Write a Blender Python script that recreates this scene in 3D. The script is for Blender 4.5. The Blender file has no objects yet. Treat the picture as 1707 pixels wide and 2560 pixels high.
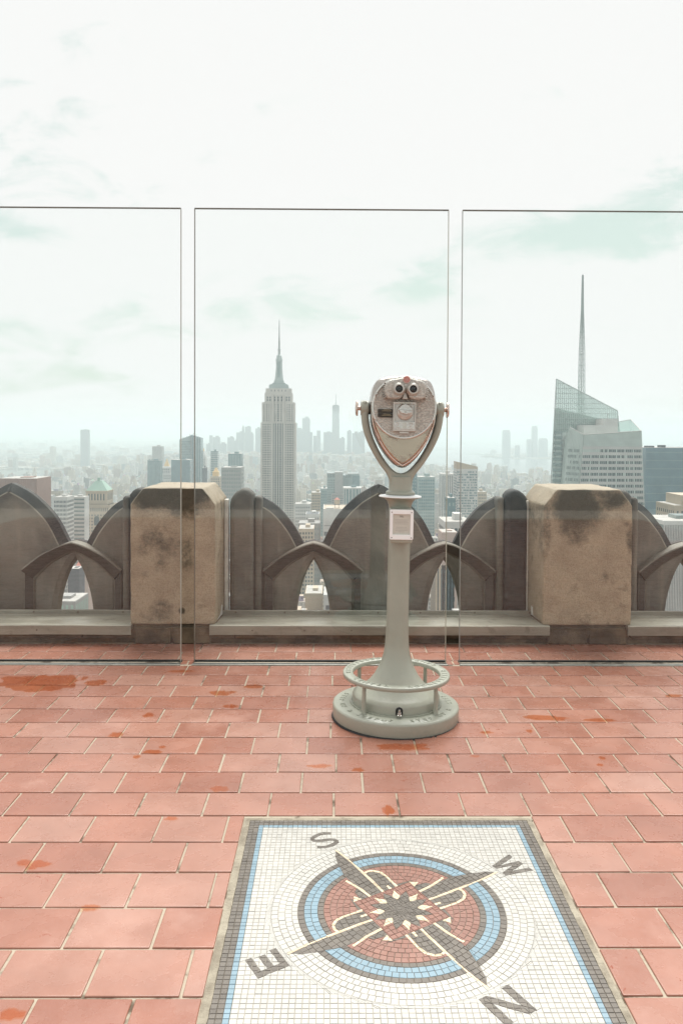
import bpy, bmesh, math, random
import numpy as np
from mathutils import Vector, Matrix, noise as mnoise
from mathutils.bvhtree import BVHTree
R = math.radians
random.seed(11)
C = bpy.context.scene.collection
scene = bpy.context.scene

# ------------------------------------------------------------------ camera, world, sun, exposure
PITCH, YAW, ROLL, EYE = R(1.2), R(0.55), R(0.25), 1.3
cam_d = bpy.data.cameras.new('camera')
cam = bpy.data.objects.new('camera', cam_d); C.objects.link(cam)
cam_d.sensor_fit = 'VERTICAL'; cam_d.sensor_height = 36.0; cam_d.lens = 28.322
cam_d.shift_y = -0.06243
cam_d.clip_start = 0.05; cam_d.clip_end = 90000
CAM_ROT = Matrix.Rotation(-YAW, 3, 'Z') @ Matrix.Rotation(math.pi/2 - PITCH, 3, 'X') @ Matrix.Rotation(ROLL, 3, 'Z')
cam.matrix_world = Matrix.Translation((0, 0, EYE)) @ CAM_ROT.to_4x4()
scene.camera = cam

SUN_EL, SUN_AZ = R(62), R(10)
CLOUD = (0.289, 0.290, 0.286)
world = bpy.data.worlds.new('World'); scene.world = world; world.use_nodes = True
wn, wl = world.node_tree.nodes, world.node_tree.links
wn.clear()
def wnode(t, **k):
    n = wn.new(t)
    for a, b in k.items(): setattr(n, a, b)
    return n
w_out = wnode('ShaderNodeOutputWorld'); w_bg = wnode('ShaderNodeBackground'); w_bg.inputs['Strength'].default_value = 0.1
sky = wnode('ShaderNodeTexSky', sky_type='NISHITA', sun_disc=False, sun_elevation=SUN_EL, sun_rotation=SUN_AZ, altitude=250, dust_density=3.0)
tc = wnode('ShaderNodeTexCoord'); sep = wnode('ShaderNodeSeparateXYZ'); wl.new(tc.outputs['Generated'], sep.inputs[0])
zadd = wnode('ShaderNodeMath', operation='MAXIMUM'); wl.new(sep.outputs['Z'], zadd.inputs[0]); zadd.inputs[1].default_value = 0.0
zz = wnode('ShaderNodeMath', operation='ADD'); wl.new(zadd.outputs[0], zz.inputs[0]); zz.inputs[1].default_value = 0.22
dx = wnode('ShaderNodeMath', operation='DIVIDE'); wl.new(sep.outputs['X'], dx.inputs[0]); wl.new(zz.outputs[0], dx.inputs[1])
dy = wnode('ShaderNodeMath', operation='DIVIDE'); wl.new(sep.outputs['Y'], dy.inputs[0]); wl.new(zz.outputs[0], dy.inputs[1])
comb = wnode('ShaderNodeCombineXYZ'); wl.new(dx.outputs[0], comb.inputs[0]); wl.new(dy.outputs[0], comb.inputs[1])
mapn = wnode('ShaderNodeMapping'); wl.new(comb.outputs[0], mapn.inputs[0])
mapn.inputs['Scale'].default_value = (0.75, 1.1, 1); mapn.inputs['Location'].default_value = (3.1, 1.4, 0.4)
nz1 = wnode('ShaderNodeTexNoise'); nz1.inputs['Scale'].default_value = 1.25; nz1.inputs['Detail'].default_value = 7; nz1.inputs['Roughness'].default_value = 0.5
wl.new(mapn.outputs[0], nz1.inputs['Vector'])
# thin places in the cloud deck: where the noise is high, and around a few larger breaks (direction x/y, z/y)
ymax = wnode('ShaderNodeMath', operation='MAXIMUM'); wl.new(sep.outputs['Y'], ymax.inputs[0]); ymax.inputs[1].default_value = 0.04
uu = wnode('ShaderNodeMath', operation='DIVIDE'); wl.new(sep.outputs['X'], uu.inputs[0]); wl.new(ymax.outputs[0], uu.inputs[1])
vv = wnode('ShaderNodeMath', operation='DIVIDE'); wl.new(sep.outputs['Z'], vv.inputs[0]); wl.new(ymax.outputs[0], vv.inputs[1])
uv = wnode('ShaderNodeCombineXYZ'); wl.new(uu.outputs[0], uv.inputs[0]); wl.new(vv.outputs[0], uv.inputs[1])
streak = wnode('ShaderNodeMapping'); wl.new(uv.outputs[0], streak.inputs[0]); streak.inputs['Scale'].default_value = (4.2, 10.0, 1); streak.inputs['Rotation'].default_value = (0, 0, -0.12)
nz2 = wnode('ShaderNodeTexNoise'); nz2.inputs['Scale'].default_value = 2.0; nz2.inputs['Detail'].default_value = 8; nz2.inputs['Roughness'].default_value = 0.6; nz2.inputs['Distortion'].default_value = 0.5
wl.new(streak.outputs[0], nz2.inputs['Vector'])
field = None
for (bu, bv, su, sv, wt, tilt) in [(.36, .255, .40, .075, .56, .20), (.46, .330, .17, .09, .44, .3), (.11, .190, .17, .055, .40, .25), (-.055, .155, .22, .070, .38, .1), (-.42, .252, .22, .040, .46, -.12),
                                   (-.36, .120, .34, .065, .36, 0), (-.38, .070, .30, .055, .32, 0), (-.40, .36, .32, .13, .24, -.35), (-.46, .47, .22, .11, .20, 0)]:
    mp = wnode('ShaderNodeMapping'); mp.vector_type = 'TEXTURE'; wl.new(uv.outputs[0], mp.inputs[0])
    mp.inputs['Location'].default_value = (bu, bv, 0); mp.inputs['Scale'].default_value = (su, sv, 1); mp.inputs['Rotation'].default_value = (0, 0, tilt)
    ln = wnode('ShaderNodeVectorMath', operation='LENGTH'); wl.new(mp.outputs[0], ln.inputs[0])
    mr = wnode('ShaderNodeMapRange', interpolation_type='SMOOTHSTEP'); wl.new(ln.outputs['Value'], mr.inputs['Value'])
    mr.inputs['From Min'].default_value = 0.1; mr.inputs['From Max'].default_value = 1.0; mr.inputs['To Min'].default_value = wt; mr.inputs['To Max'].default_value = 0
    if field is None: field = mr.outputs[0]
    else:
        mx_ = wnode('ShaderNodeMath', operation='MAXIMUM'); wl.new(field, mx_.inputs[0]); wl.new(mr.outputs[0], mx_.inputs[1]); field = mx_.outputs[0]
half_n = wnode('ShaderNodeMath', operation='MULTIPLY'); wl.new(nz2.outputs['Fac'], half_n.inputs[0]); half_n.inputs[1].default_value = 1.7
brk = wnode('ShaderNodeMath', operation='ADD'); wl.new(field, brk.inputs[0]); wl.new(half_n.outputs[0], brk.inputs[1])
base_n = wnode('ShaderNodeMath', operation='MULTIPLY_ADD'); wl.new(nz1.outputs['Fac'], base_n.inputs[0]); base_n.inputs[1].default_value = 1.5; base_n.inputs[2].default_value = 0.12
tot = wnode('ShaderNodeMath', operation='MAXIMUM'); wl.new(brk.outputs[0], tot.inputs[0]); wl.new(base_n.outputs[0], tot.inputs[1])
gap = wnode('ShaderNodeMapRange', interpolation_type='SMOOTHSTEP'); wl.new(tot.outputs[0], gap.inputs['Value'])
gap.inputs['From Min'].default_value = 1.02; gap.inputs['From Max'].default_value = 1.48
gap.inputs['To Min'].default_value = 0.0; gap.inputs['To Max'].default_value = 0.9
# sky texture seen through thin cloud
mixc = wnode('ShaderNodeMix', data_type='RGBA'); wl.new(gap.outputs['Result'], mixc.inputs['Factor'])
mixc.inputs[6].default_value = (CLOUD[0]/0.1, CLOUD[1]/0.1, CLOUD[2]/0.1, 1)
gain = wnode('ShaderNodeMix', data_type='RGBA', blend_type='MULTIPLY'); gain.inputs['Factor'].default_value = 1
wl.new(sky.outputs['Color'], gain.inputs[6]); gain.inputs[7].default_value = (.44, .45, .32, 1)
veil = wnode('ShaderNodeMix', data_type='RGBA'); veil.inputs['Factor'].default_value = 0.7; wl.new(gain.outputs[2], veil.inputs[6]); veil.inputs[7].default_value = (2.15, 2.56, 2.40, 1)
wl.new(veil.outputs[2], mixc.inputs[7])
wl.new(mixc.outputs[2], w_bg.inputs['Color']); wl.new(w_bg.outputs[0], w_out.inputs['Surface'])

sun_d = bpy.data.lights.new('sun', 'SUN'); sun_d.energy = 1.5; sun_d.angle = R(38); sun_d.color = (1.0, 0.975, 0.93)
sun = bpy.data.objects.new('sun', sun_d); C.objects.link(sun)
sdir = Vector((math.sin(SUN_AZ)*math.cos(SUN_EL), math.cos(SUN_AZ)*math.cos(SUN_EL), math.sin(SUN_EL)))
sun.rotation_euler = sdir.to_track_quat('Z', 'Y').to_euler()
sun.location = (0, 0, 60)

scene.view_settings.view_transform = 'Standard'; scene.view_settings.look = 'None'
scene.view_settings.gamma = 1; scene.view_settings.use_curve_mapping = False
scene.view_settings.exposure = 1.70
scene.render.engine = 'CYCLES'
cy = scene.cycles
cy.max_bounces = 8; cy.diffuse_bounces = 3; cy.glossy_bounces = 3; cy.transmission_bounces = 4
cy.transparent_max_bounces = 16; cy.volume_bounces = 2
cy.use_denoising = True
try: cy.denoising_prefilter = 'ACCURATE'; cy.denoising_input_passes = 'RGB_ALBEDO_NORMAL'
except Exception: pass
try: cy.denoiser = 'OPENIMAGEDENOISE'
except Exception: pass
cy.caustics_reflective = False; cy.caustics_refractive = False
cy.sample_clamp_indirect = 6.0

# ------------------------------------------------------------------ helpers
def tag(o, label=None, cat=None, group=None, kind=None):
    if label: o['label'] = label
    if cat: o['category'] = cat
    if group: o['group'] = group
    if kind: o['kind'] = kind
    return o

def link(name, me, parent=None, mats=None):
    o = bpy.data.objects.new(name, me); C.objects.link(o)
    if parent is not None: o.parent = parent
    if mats is not None and me is not None and not me.materials:
        for m in (mats if isinstance(mats, (list, tuple)) else [mats]): me.materials.append(m)
    return o

def empty(name, loc=(0, 0, 0)):
    o = bpy.data.objects.new(name, None); C.objects.link(o); o.location = loc
    o.empty_display_size = 0.1
    return o

class MB:
    def __init__(s): s.v = []; s.f = []; s.m = []; s.s = []
    def add(s, vs, fs, m=0, smooth=False):
        b = len(s.v); s.v.extend([tuple(v) for v in vs])
        for f in fs: s.f.append([b+i for i in f]); s.m.append(m); s.s.append(smooth)
    def box(s, x0, x1, y0, y1, z0, z1, m=0, top=None):
        v = [(x0,y0,z0),(x1,y0,z0),(x1,y1,z0),(x0,y1,z0),(x0,y0,z1),(x1,y0,z1),(x1,y1,z1),(x0,y1,z1)]
        s.add(v, [(0,3,2,1),(0,1,5,4),(1,2,6,5),(2,3,7,6),(3,0,4,7)], m)
        b = len(s.v)-8; s.f.append([b+4,b+5,b+6,b+7]); s.m.append(m if top is None else top); s.s.append(False)
    def frustum(s, x0, x1, y0, y1, z0, z1, k, m=0):
        cx, cy_ = (x0+x1)/2, (y0+y1)/2
        v = [(x0,y0,z0),(x1,y0,z0),(x1,y1,z0),(x0,y1,z0)] + [(cx+(x-cx)*k, cy_+(y-cy_)*k, z1) for x, y in ((x0,y0),(x1,y0),(x1,y1),(x0,y1))]
        s.add(v, [(0,3,2,1),(0,1,5,4),(1,2,6,5),(2,3,7,6),(3,0,4,7),(4,5,6,7)], m)
    def lathe(s, prof, n=48, m=0, axis='z', c=(0,0,0), smooth=True, cap=True):
        vs = []; fs = []; k = len(prof)
        for i in range(n):
            a = 2*math.pi*i/n; ca, sa = math.cos(a), math.sin(a)
            for r, h in prof:
                if axis == 'z': p = (r*ca, r*sa, h)
                elif axis == 'x': p = (h, r*ca, r*sa)
                else: p = (r*sa, h, r*ca)
                vs.append((p[0]+c[0], p[1]+c[1], p[2]+c[2]))
        for i in range(n):
            j = (i+1) % n
            for q in range(k-1): fs.append((i*k+q, j*k+q, j*k+q+1, i*k+q+1))
        if cap:
            if prof[0][0] > 1e-6: fs.append([i*k for i in range(n)][::-1])
            if prof[-1][0] > 1e-6: fs.append([i*k+k-1 for i in range(n)])
        s.add(vs, fs, m, smooth)
    def prism(s, poly, y0, y1, m=0, smooth=False):      # polygon in xz, extruded along y
        n = len(poly); v = [(x, y0, z) for x, z in poly] + [(x, y1, z) for x, z in poly]
        fs = [list(range(n)), list(range(2*n-1, n-1, -1))] + [(i, i+n, (i+1) % n+n, (i+1) % n) for i in range(n)]
        s.add(v, fs, m, smooth)
    def tube(s, pts, r, n=8, m=0, closed=False):
        pts = [Vector(p) for p in pts]; L = len(pts); vs = []; fs = []
        for i, p in enumerate(pts):
            a = pts[(i-1) % L] if (closed or i > 0) else p; b = pts[(i+1) % L] if (closed or i < L-1) else p
            t = (b-a).normalized(); up = Vector((0,0,1)) if abs(t.z) < .9 else Vector((0,1,0))
            u = t.cross(up).normalized(); w = t.cross(u)
            rr = r[i] if isinstance(r, (list, tuple)) else r
            for k in range(n):
                an = 2*math.pi*k/n; vs.append(p+u*math.cos(an)*rr+w*math.sin(an)*rr)
        for i in range(L if closed else L-1):
            j = (i+1) % L
            for k in range(n): fs.append((i*n+k, i*n+(k+1) % n, j*n+(k+1) % n, j*n+k))
        if not closed: fs.append(list(range(n))); fs.append([(L-1)*n+k for k in range(n)][::-1])
        s.add(vs, fs, m, True)
    def mesh(s, name, mats, bevel=0, segs=2, sharp=35, fixn=True):
        me = bpy.data.meshes.new(name); me.from_pydata(s.v, [], s.f)
        for m in (mats if isinstance(mats, (list, tuple)) else [mats]): me.materials.append(m)
        me.polygons.foreach_set('material_index', s.m)
        if bevel or fixn:
            bm = bmesh.new(); bm.from_mesh(me)
            bmesh.ops.recalc_face_normals(bm, faces=bm.faces)
            if bevel:
                es = [e for e in bm.edges if len(e.link_faces) == 2 and e.calc_face_angle(0) > R(30)]
                bmesh.ops.bevel(bm, geom=es, offset=bevel, segments=segs, profile=0.5, affect='EDGES', clamp_overlap=True)
            bm.to_mesh(me); bm.free()
        if bevel or any(s.s):
            me.set_sharp_from_angle(angle=R(sharp)) if not bevel else None
            me.polygons.foreach_set('use_smooth', [not (bevel and max(abs(c) for c in p.normal) > .9995) for p in me.polygons])
        return me
    def build(s, name, mats, parent=None, **k):
        return link(name, s.mesh(name, mats, **k), parent)

def curve_mesh(splines, depth, bevel=0.0, res=2, sharp=40):
    """closed 2-D outlines (xz, holes allowed) -> thick bevelled plate whose front faces -y, centred on y=0"""
    cu = bpy.data.curves.new('outline', 'CURVE'); cu.dimensions = '2D'; cu.fill_mode = 'BOTH'
    cu.extrude = max(depth/2-bevel, 1e-4); cu.bevel_depth = bevel; cu.offset = -bevel; cu.bevel_resolution = res
    for sp in splines:
        q = cu.splines.new('POLY'); q.points.add(len(sp)-1); q.use_cyclic_u = True
        for p, (x, z) in zip(q.points, sp): p.co = (x, z, 0, 1)
    o = bpy.data.objects.new('outline', cu); C.objects.link(o)
    dg = bpy.context.evaluated_depsgraph_get(); dg.update()
    me = bpy.data.meshes.new_from_object(o.evaluated_get(dg), depsgraph=dg)
    bpy.data.objects.remove(o); bpy.data.curves.remove(cu)
    me.materials.clear()
    me.transform(Matrix(((1,0,0,0),(0,0,-1,0),(0,1,0,0),(0,0,0,1))))
    bm = bmesh.new(); bm.from_mesh(me); bmesh.ops.remove_doubles(bm, verts=bm.verts, dist=1e-5)
    bmesh.ops.recalc_face_normals(bm, faces=bm.faces); bm.to_mesh(me); bm.free()
    me.set_sharp_from_angle(angle=R(sharp))
    me.polygons.foreach_set('use_smooth', [abs(p.normal.y) < .9995 for p in me.polygons])
    return me

def text_mesh(txt, size, depth=0.001, align='CENTER'):
    cu = bpy.data.curves.new('txt', 'FONT'); cu.body = txt; cu.size = size; cu.extrude = depth; cu.align_x = align; cu.align_y = 'CENTER'
    o = bpy.data.objects.new('txt', cu); C.objects.link(o)
    dg = bpy.context.evaluated_depsgraph_get(); dg.update()
    me = bpy.data.meshes.new_from_object(o.evaluated_get(dg), depsgraph=dg)
    bpy.data.objects.remove(o); bpy.data.curves.remove(cu); me.materials.clear()
    return me

def join_meshes(items, name, mat):
    """items: (mesh, matrix) -> one mesh"""
    bm = bmesh.new()
    for me, mx in items:
        t = me.copy(); t.transform(mx); bm.from_mesh(t); bpy.data.meshes.remove(t)
    me = bpy.data.meshes.new(name); bm.to_mesh(me); bm.free(); me.materials.append(mat); return me

def arc(cx, cz, r, a0, a1, n):
    return [(cx+r*math.cos(R(a0+(a1-a0)*i/n)), cz+r*math.sin(R(a0+(a1-a0)*i/n))) for i in range(n+1)]

def smooth_path(pts, k=6):
    """Catmull-Rom through the points"""
    P = [Vector(p) for p in pts]; out = []
    for i in range(len(P)-1):
        p0, p1, p2, p3 = P[max(i-1,0)], P[i], P[i+1], P[min(i+2,len(P)-1)]
        for j in range(k):
            t = j/k
            out.append(tuple(0.5*((2*p1)+(p2-p0)*t+(2*p0-5*p1+4*p2-p3)*t*t+(3*p1-p0-3*p2+p3)*t**3)))
    out.append(tuple(P[-1])); return out

# ------------------------------------------------------------------ materials
class NT:
    def __init__(s, name):
        s.mat = bpy.data.materials.new(name); s.mat.use_nodes = True; s.t = s.mat.node_tree; s.n = s.t.nodes
        s.b = s.n['Principled BSDF']; s.out = s.n['Material Output']
    def node(s, t, **k):
        n = s.n.new(t)
        for a, v in k.items(): setattr(n, a, v)
        return n
    def l(s, a, b): s.t.links.new(a, b)
    def setv(s, inp, v):
        if hasattr(v, 'is_output') or isinstance(v, bpy.types.NodeSocket): s.l(v, inp)
        else: inp.default_value = v
    def math(s, op, a, b=0.0, c=0.0, clamp=False):
        n = s.node('ShaderNodeMath', operation=op); n.use_clamp = clamp
        s.setv(n.inputs[0], a); s.setv(n.inputs[1], b); s.setv(n.inputs[2], c); return n.outputs[0]
    def rng(s, v, a, b, c=0.0, d=1.0, smooth=True):
        n = s.node('ShaderNodeMapRange', interpolation_type='SMOOTHSTEP' if smooth else 'LINEAR')
        s.setv(n.inputs['Value'], v)
        for k, x in (('From Min', a), ('From Max', b), ('To Min', c), ('To Max', d)): s.setv(n.inputs[k], x)
        return n.outputs['Result']
    def noise(s, scale, detail=4, rough=.55, vec=None, dist=0.0, out='Fac'):
        n = s.node('ShaderNodeTexNoise'); n.inputs['Scale'].default_value = scale; n.inputs['Detail'].default_value = detail
        n.inputs['Roughness'].default_value = rough; n.inputs['Distortion'].default_value = dist
        if vec is not None: s.l(vec, n.inputs['Vector'])
        return n.outputs[out]
    def voro(s, scale, vec=None, feature='F1', out='Distance', rnd=1.0):
        n = s.node('ShaderNodeTexVoronoi', feature=feature); n.inputs['Scale'].default_value = scale; n.inputs['Randomness'].default_value = rnd
        if vec is not None: s.l(vec, n.inputs['Vector'])
        return n.outputs[out]
    def mix(s, f, a, b, mode='MIX'):
        n = s.node('ShaderNodeMix', data_type='RGBA', blend_type=mode); s.setv(n.inputs['Factor'], f)
        for i, c in ((6, a), (7, b)):
            if isinstance(c, (tuple, list)): n.inputs[i].default_value = (*c[:3], 1)
            else: s.l(c, n.inputs[i])
        return n.outputs[2]
    def obj(s): return s.node('ShaderNodeTexCoord').outputs['Object']
    def pos(s): return s.node('ShaderNodeNewGeometry').outputs['Position']
    def mapped(s, vec, scale=(1,1,1), loc=(0,0,0), rot=(0,0,0)):
        n = s.node('ShaderNodeMapping'); s.l(vec, n.inputs[0]); n.inputs['Scale'].default_value = scale
        n.inputs['Location'].default_value = loc; n.inputs['Rotation'].default_value = rot; return n.outputs[0]
    def xyz(s, vec):
        n = s.node('ShaderNodeSeparateXYZ'); s.l(vec, n.inputs[0]); return n.outputs
    def bump(s, h, strength=.4, dist=.01, normal=None):
        n = s.node('ShaderNodeBump'); s.l(h, n.inputs['Height']); n.inputs['Strength'].default_value = strength; n.inputs['Distance'].default_value = dist
        if normal is not None: s.l(normal, n.inputs['Normal'])
        s.l(n.outputs[0], s.b.inputs['Normal']); return n.outputs[0]
    def set(s, color=None, rough=None, metal=None, spec=None):
        if color is not None:
            if isinstance(color, (tuple, list)): s.b.inputs['Base Color'].default_value = (*color[:3], 1)
            else: s.l(color, s.b.inputs['Base Color'])
        for k, v in (('Roughness', rough), ('Metallic', metal), ('Specular IOR Level', spec)):
            if v is not None: s.setv(s.b.inputs[k], v)
        return s.mat

def simple(name, color, rough=.6, metal=0, var=.12, scale=8, bump=0.0, bscale=40, spec=None, use_pos=False):
    t = NT(name); v = t.pos() if use_pos else t.obj()
    nz = t.noise(scale, 5, .6, v)
    k = t.rng(nz, .3, .7, 1-var, 1+var, False)
    c = t.node('ShaderNodeMix', data_type='RGBA', blend_type='MULTIPLY'); c.inputs['Factor'].default_value = 1
    c.inputs[6].default_value = (*color, 1)
    cc = t.node('ShaderNodeCombineXYZ')
    for i in range(3): t.l(k, cc.inputs[i])
    t.l(cc.outputs[0], c.inputs[7])
    if bump: t.bump(t.noise(bscale, 6, .6, v), bump, .004)
    return t.set(c.outputs[2], rough, metal, spec)

# red quarry tile
def tile_material():
    t = NT('red_quarry_tile'); P = t.pos(); rnd = t.node('ShaderNodeObjectInfo').outputs['Random']
    base = t.node('ShaderNodeValToRGB'); cr = base.color_ramp
    cr.elements[0].position = 0; cr.elements[0].color = (.285, .118, .080, 1)
    cr.elements[1].position = 1; cr.elements[1].color = (.362, .188, .140, 1)
    e = cr.elements.new(.5); e.color = (.335, .148, .102, 1)
    t.l(rnd, base.inputs[0])
    blotch = t.rng(t.noise(5, 6, .6, P), .35, .7, .90, 1.10, False)
    cv = t.node('ShaderNodeCombineXYZ'); [t.l(blotch, cv.inputs[i]) for i in range(3)]
    col = t.mix(1.0, base.outputs[0], cv.outputs[0], 'MULTIPLY')
    # dried pale bloom and small wet marks
    bloom = t.rng(t.noise(2.1, 5, .6, t.mapped(P, loc=(4, 1, 0))), .56, .72, 0, .42)
    col = t.mix(bloom, col, (.50, .295, .235))
    wet = t.math('MULTIPLY', t.rng(t.noise(17, 5, .62, t.mapped(P, (1, 1.5, 1), (2.3, .7, 0)), 1.4), .655, .675, 0, 1), t.rng(t.noise(2.2, 2, .5, t.mapped(P, loc=(9, 3, 1))), .52, .58))
    col = t.mix(t.math('MULTIPLY', wet, .75), col, (.27, .068, .036))
    grit = t.rng(t.voro(60, P), .03, .06, .55, 0)
    col = t.mix(grit, col, (.62, .52, .45))
    rough = t.math('SUBTRACT', t.rng(t.noise(9, 4, .6, P), .3, .7, .20, .36, False), t.math('MULTIPLY', wet, .2))
    h = t.math('ADD', t.noise(220, 3, .6, P), t.math('MULTIPLY', t.noise(14, 3, .5, P), 2.0))
    t.bump(h, .10, .004)
    t.set(col, rough, 0, .62); return t.mat
def grout_material():
    t = NT('floor_mortar'); P = t.pos()
    dirt = t.rng(t.noise(7, 7, .7, t.mapped(P, (1, 1, 1), (3, 7, 0))), .50, .64)
    c = t.mix(dirt, (.43, .37, .285), (.12, .09, .06)); t.bump(t.noise(160, 5, .7, P), .5, .004)
    return t.set(c, .9)
def stone_material(name, blobs):
    t = NT(name); O = t.obj(); P = t.pos(); z = t.xyz(O)[2]; x = t.xyz(O)[0]; nrm = t.xyz(t.node('ShaderNodeNewGeometry').outputs['Normal'])[2]
    base = t.mix(t.rng(t.noise(7, 6, .62, P), .3, .7), (.52, .43, .305), (.40, .325, .23))
    speck = t.rng(t.noise(110, 5, .75, P), .42, .66, 0, .42); base = t.mix(speck, base, (.17, .125, .085))
    # algae and soot patches, each with its own ragged outline
    n1 = t.noise(7.5, 9, .74, P); fld = None
    for bx_, bz_, sx_, sz_, wt in blobs:
        d = t.node('ShaderNodeVectorMath', operation='LENGTH'); mp = t.node('ShaderNodeMapping'); mp.vector_type = 'TEXTURE'; cxz = t.node('ShaderNodeCombineXYZ')
        t.l(x, cxz.inputs[0]); t.l(z, cxz.inputs[1]); t.l(cxz.outputs[0], mp.inputs[0]); mp.inputs['Location'].default_value = (bx_, bz_, 0); mp.inputs['Scale'].default_value = (sx_, sz_, 1); t.l(mp.outputs[0], d.inputs[0])
        m_ = t.rng(d.outputs['Value'], .15, 1.0, wt, 0); fld = m_ if fld is None else t.math('MAXIMUM', fld, m_)
    algae = t.rng(t.math('ADD', fld, t.math('MULTIPLY', t.math('SUBTRACT', n1, .5), 1.7)), .24, .80, 0, .93)
    low = t.rng(t.noise(5.5, 5, .6, t.mapped(P, loc=(8.2, 0, 2.1))), .56, .70, 0, .62)
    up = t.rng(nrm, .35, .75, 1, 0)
    algae = t.math('MULTIPLY', t.math('MAXIMUM', algae, low), up)
    c = t.mix(algae, base, t.mix(t.noise(40, 4, .6, P), (.045, .043, .030), (.11, .095, .065)))
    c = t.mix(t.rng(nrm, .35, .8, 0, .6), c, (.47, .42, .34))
    h = t.math('ADD', t.noise(150, 5, .7, P), t.math('MULTIPLY', t.noise(30, 5, .65, P), 1.5)); t.bump(h, .9, .008)
    return t.set(c, .88, 0, .25)
def tracery_material():
    t = NT('weathered_cast_stone'); O = t.obj(); P = t.pos()
    a = t.noise(2.6, 6, .6, P, .5)
    c = t.mix(t.rng(a, .35, .65), (.225, .214, .178), (.125, .119, .099))
    warm = t.rng(t.noise(1.7, 4, .6, t.mapped(P, loc=(5, 2, 1))), .45, .65, 0, .5); c = t.mix(warm, c, (.145, .120, .092))
    green = t.rng(t.noise(2.1, 5, .6, t.mapped(P, (1, 1, .5), (2, 9, 4))), .52, .68, 0, .5); c = t.mix(green, c, (.085, .092, .068))
    streak = t.rng(t.noise(9, 4, .6, t.mapped(P, (1.6, 1.6, .12))), .52, .72, 0, .55); c = t.mix(streak, c, (.26, .235, .185))
    z = t.xyz(O)[2]
    top = t.rng(t.math('ADD', z, t.math('MULTIPLY', t.noise(6, 4, .6, P), .3)), .88, 1.05, 0, .55); c = t.mix(top, c, (.045, .046, .046))
    t.bump(t.math('ADD', t.noise(60, 5, .65, P), t.noise(9, 3, .5, P)), .28, .006)
    return t.set(c, t.rng(t.noise(5, 3, .5, P), .3, .7, .55, .8, False), 0, .4)
M = {}
M['tile'] = tile_material(); M['grout'] = grout_material(); M['stone_left'] = stone_material('pier_stone_banded', [(0, .95, .50, .27, .95), (-.05, .62, .30, .26, .56), (.07, .55, .10, .3, .45), (-.08, .20, .15, .13, .6), (.055, .20, .04, .04, .9)]); M['stone_right'] = stone_material('pier_stone_plumed', [(-.07, .84, .26, .32, .98), (.12, .90, .25, .14, .6), (-.25, .70, .06, .34, .6), (-.05, .68, .12, .16, .6), (.26, .66, .05, .2, .5), (.2, .2, .1, .1, .3)]); M['tracery'] = tracery_material()
def base_stone_material():
    t = NT('stained_base_stone'); P = t.pos()
    c = t.mix(t.rng(t.noise(6, 6, .65, P), .35, .62), (.165, .125, .08), (.055, .045, .03))
    t.bump(t.noise(70, 6, .7, P), .6, .006); return t.set(c, .9, 0, .25)
M['basestone'] = base_stone_material()
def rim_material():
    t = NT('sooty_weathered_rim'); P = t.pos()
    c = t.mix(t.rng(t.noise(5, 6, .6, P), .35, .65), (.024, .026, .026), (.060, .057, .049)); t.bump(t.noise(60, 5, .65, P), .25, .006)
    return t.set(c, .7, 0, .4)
M['tracery_rim'] = rim_material(); M['arris_highlight'] = simple('worn_arris_highlight', (.29, .275, .225), .8, 0, .35, 9, .4, 60); M['hood_shade'] = simple('shaded_sooty_soffit', (.062, .056, .045), .75, 0, .3, 6, .3, 50)
def sill_material():
    t = NT('dull_metal_flashing'); P = t.pos()
    c = t.mix(t.rng(t.noise(4, 6, .6, t.mapped(P, (.5, 3, 3))), .35, .65), (.30, .29, .235), (.205, .195, .155))
    d = t.rng(t.noise(14, 5, .6, P), .58, .7, 0, .5); c = t.mix(d, c, (.11, .10, .075))
    t.bump(t.noise(25, 4, .5, P), .12, .005); return t.set(c, t.rng(t.noise(8, 3, .5, P), .3, .7, .32, .55, False), .15, .5)
M['sill'] = sill_material()
M['caulk'] = simple('pale_caulk', (.62, .60, .54), .7, 0, .2, 14, .3, 30)
M['dark'] = simple('black_rubber', (.018, .018, .018), .6)
M['alu'] = simple('dull_aluminium', (.36, .37, .34), .38, .6, .15, 20)
M['rivet'] = simple('rusty_rivet', (.14, .11, .08), .6, .3)
M['strip_dark'] = simple('pane_edge_dark', (.15, .14, .11), .3)
M['strip_olive'] = simple('pane_edge_olive', (.42, .44, .36), .25)
M['strip_cream'] = simple('pane_edge_cream', (.40, .41, .36), .25)
M['strip_grey'] = simple('pane_edge_grey', (.30, .32, .30), .25)
def glass_material():
    t = NT('clear_safety_glass'); t.n.remove(t.b)
    tr = t.node('ShaderNodeBsdfTransparent'); tr.inputs[0].default_value = (.992, .998, .995, 1)
    gl = t.node('ShaderNodeBsdfGlossy'); gl.inputs['Roughness'].default_value = 0.0; gl.inputs['Color'].default_value = (.92, .97, .98, 1)
    fr = t.node('ShaderNodeFresnel'); fr.inputs['IOR'].default_value = 1.5
    bk = t.node('ShaderNodeNewGeometry').outputs['Backfacing']; f_ = t.math('MULTIPLY', t.math('MULTIPLY', fr.outputs[0], 1.7), t.math('SUBTRACT', 1.0, bk), clamp=True)
    mx = t.node('ShaderNodeMixShader'); t.l(f_, mx.inputs[0]); t.l(tr.outputs[0], mx.inputs[1]); t.l(gl.outputs[0], mx.inputs[2])
    t.l(mx.outputs[0], t.out.inputs['Surface']); return t.mat
M['glass'] = glass_material()
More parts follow.
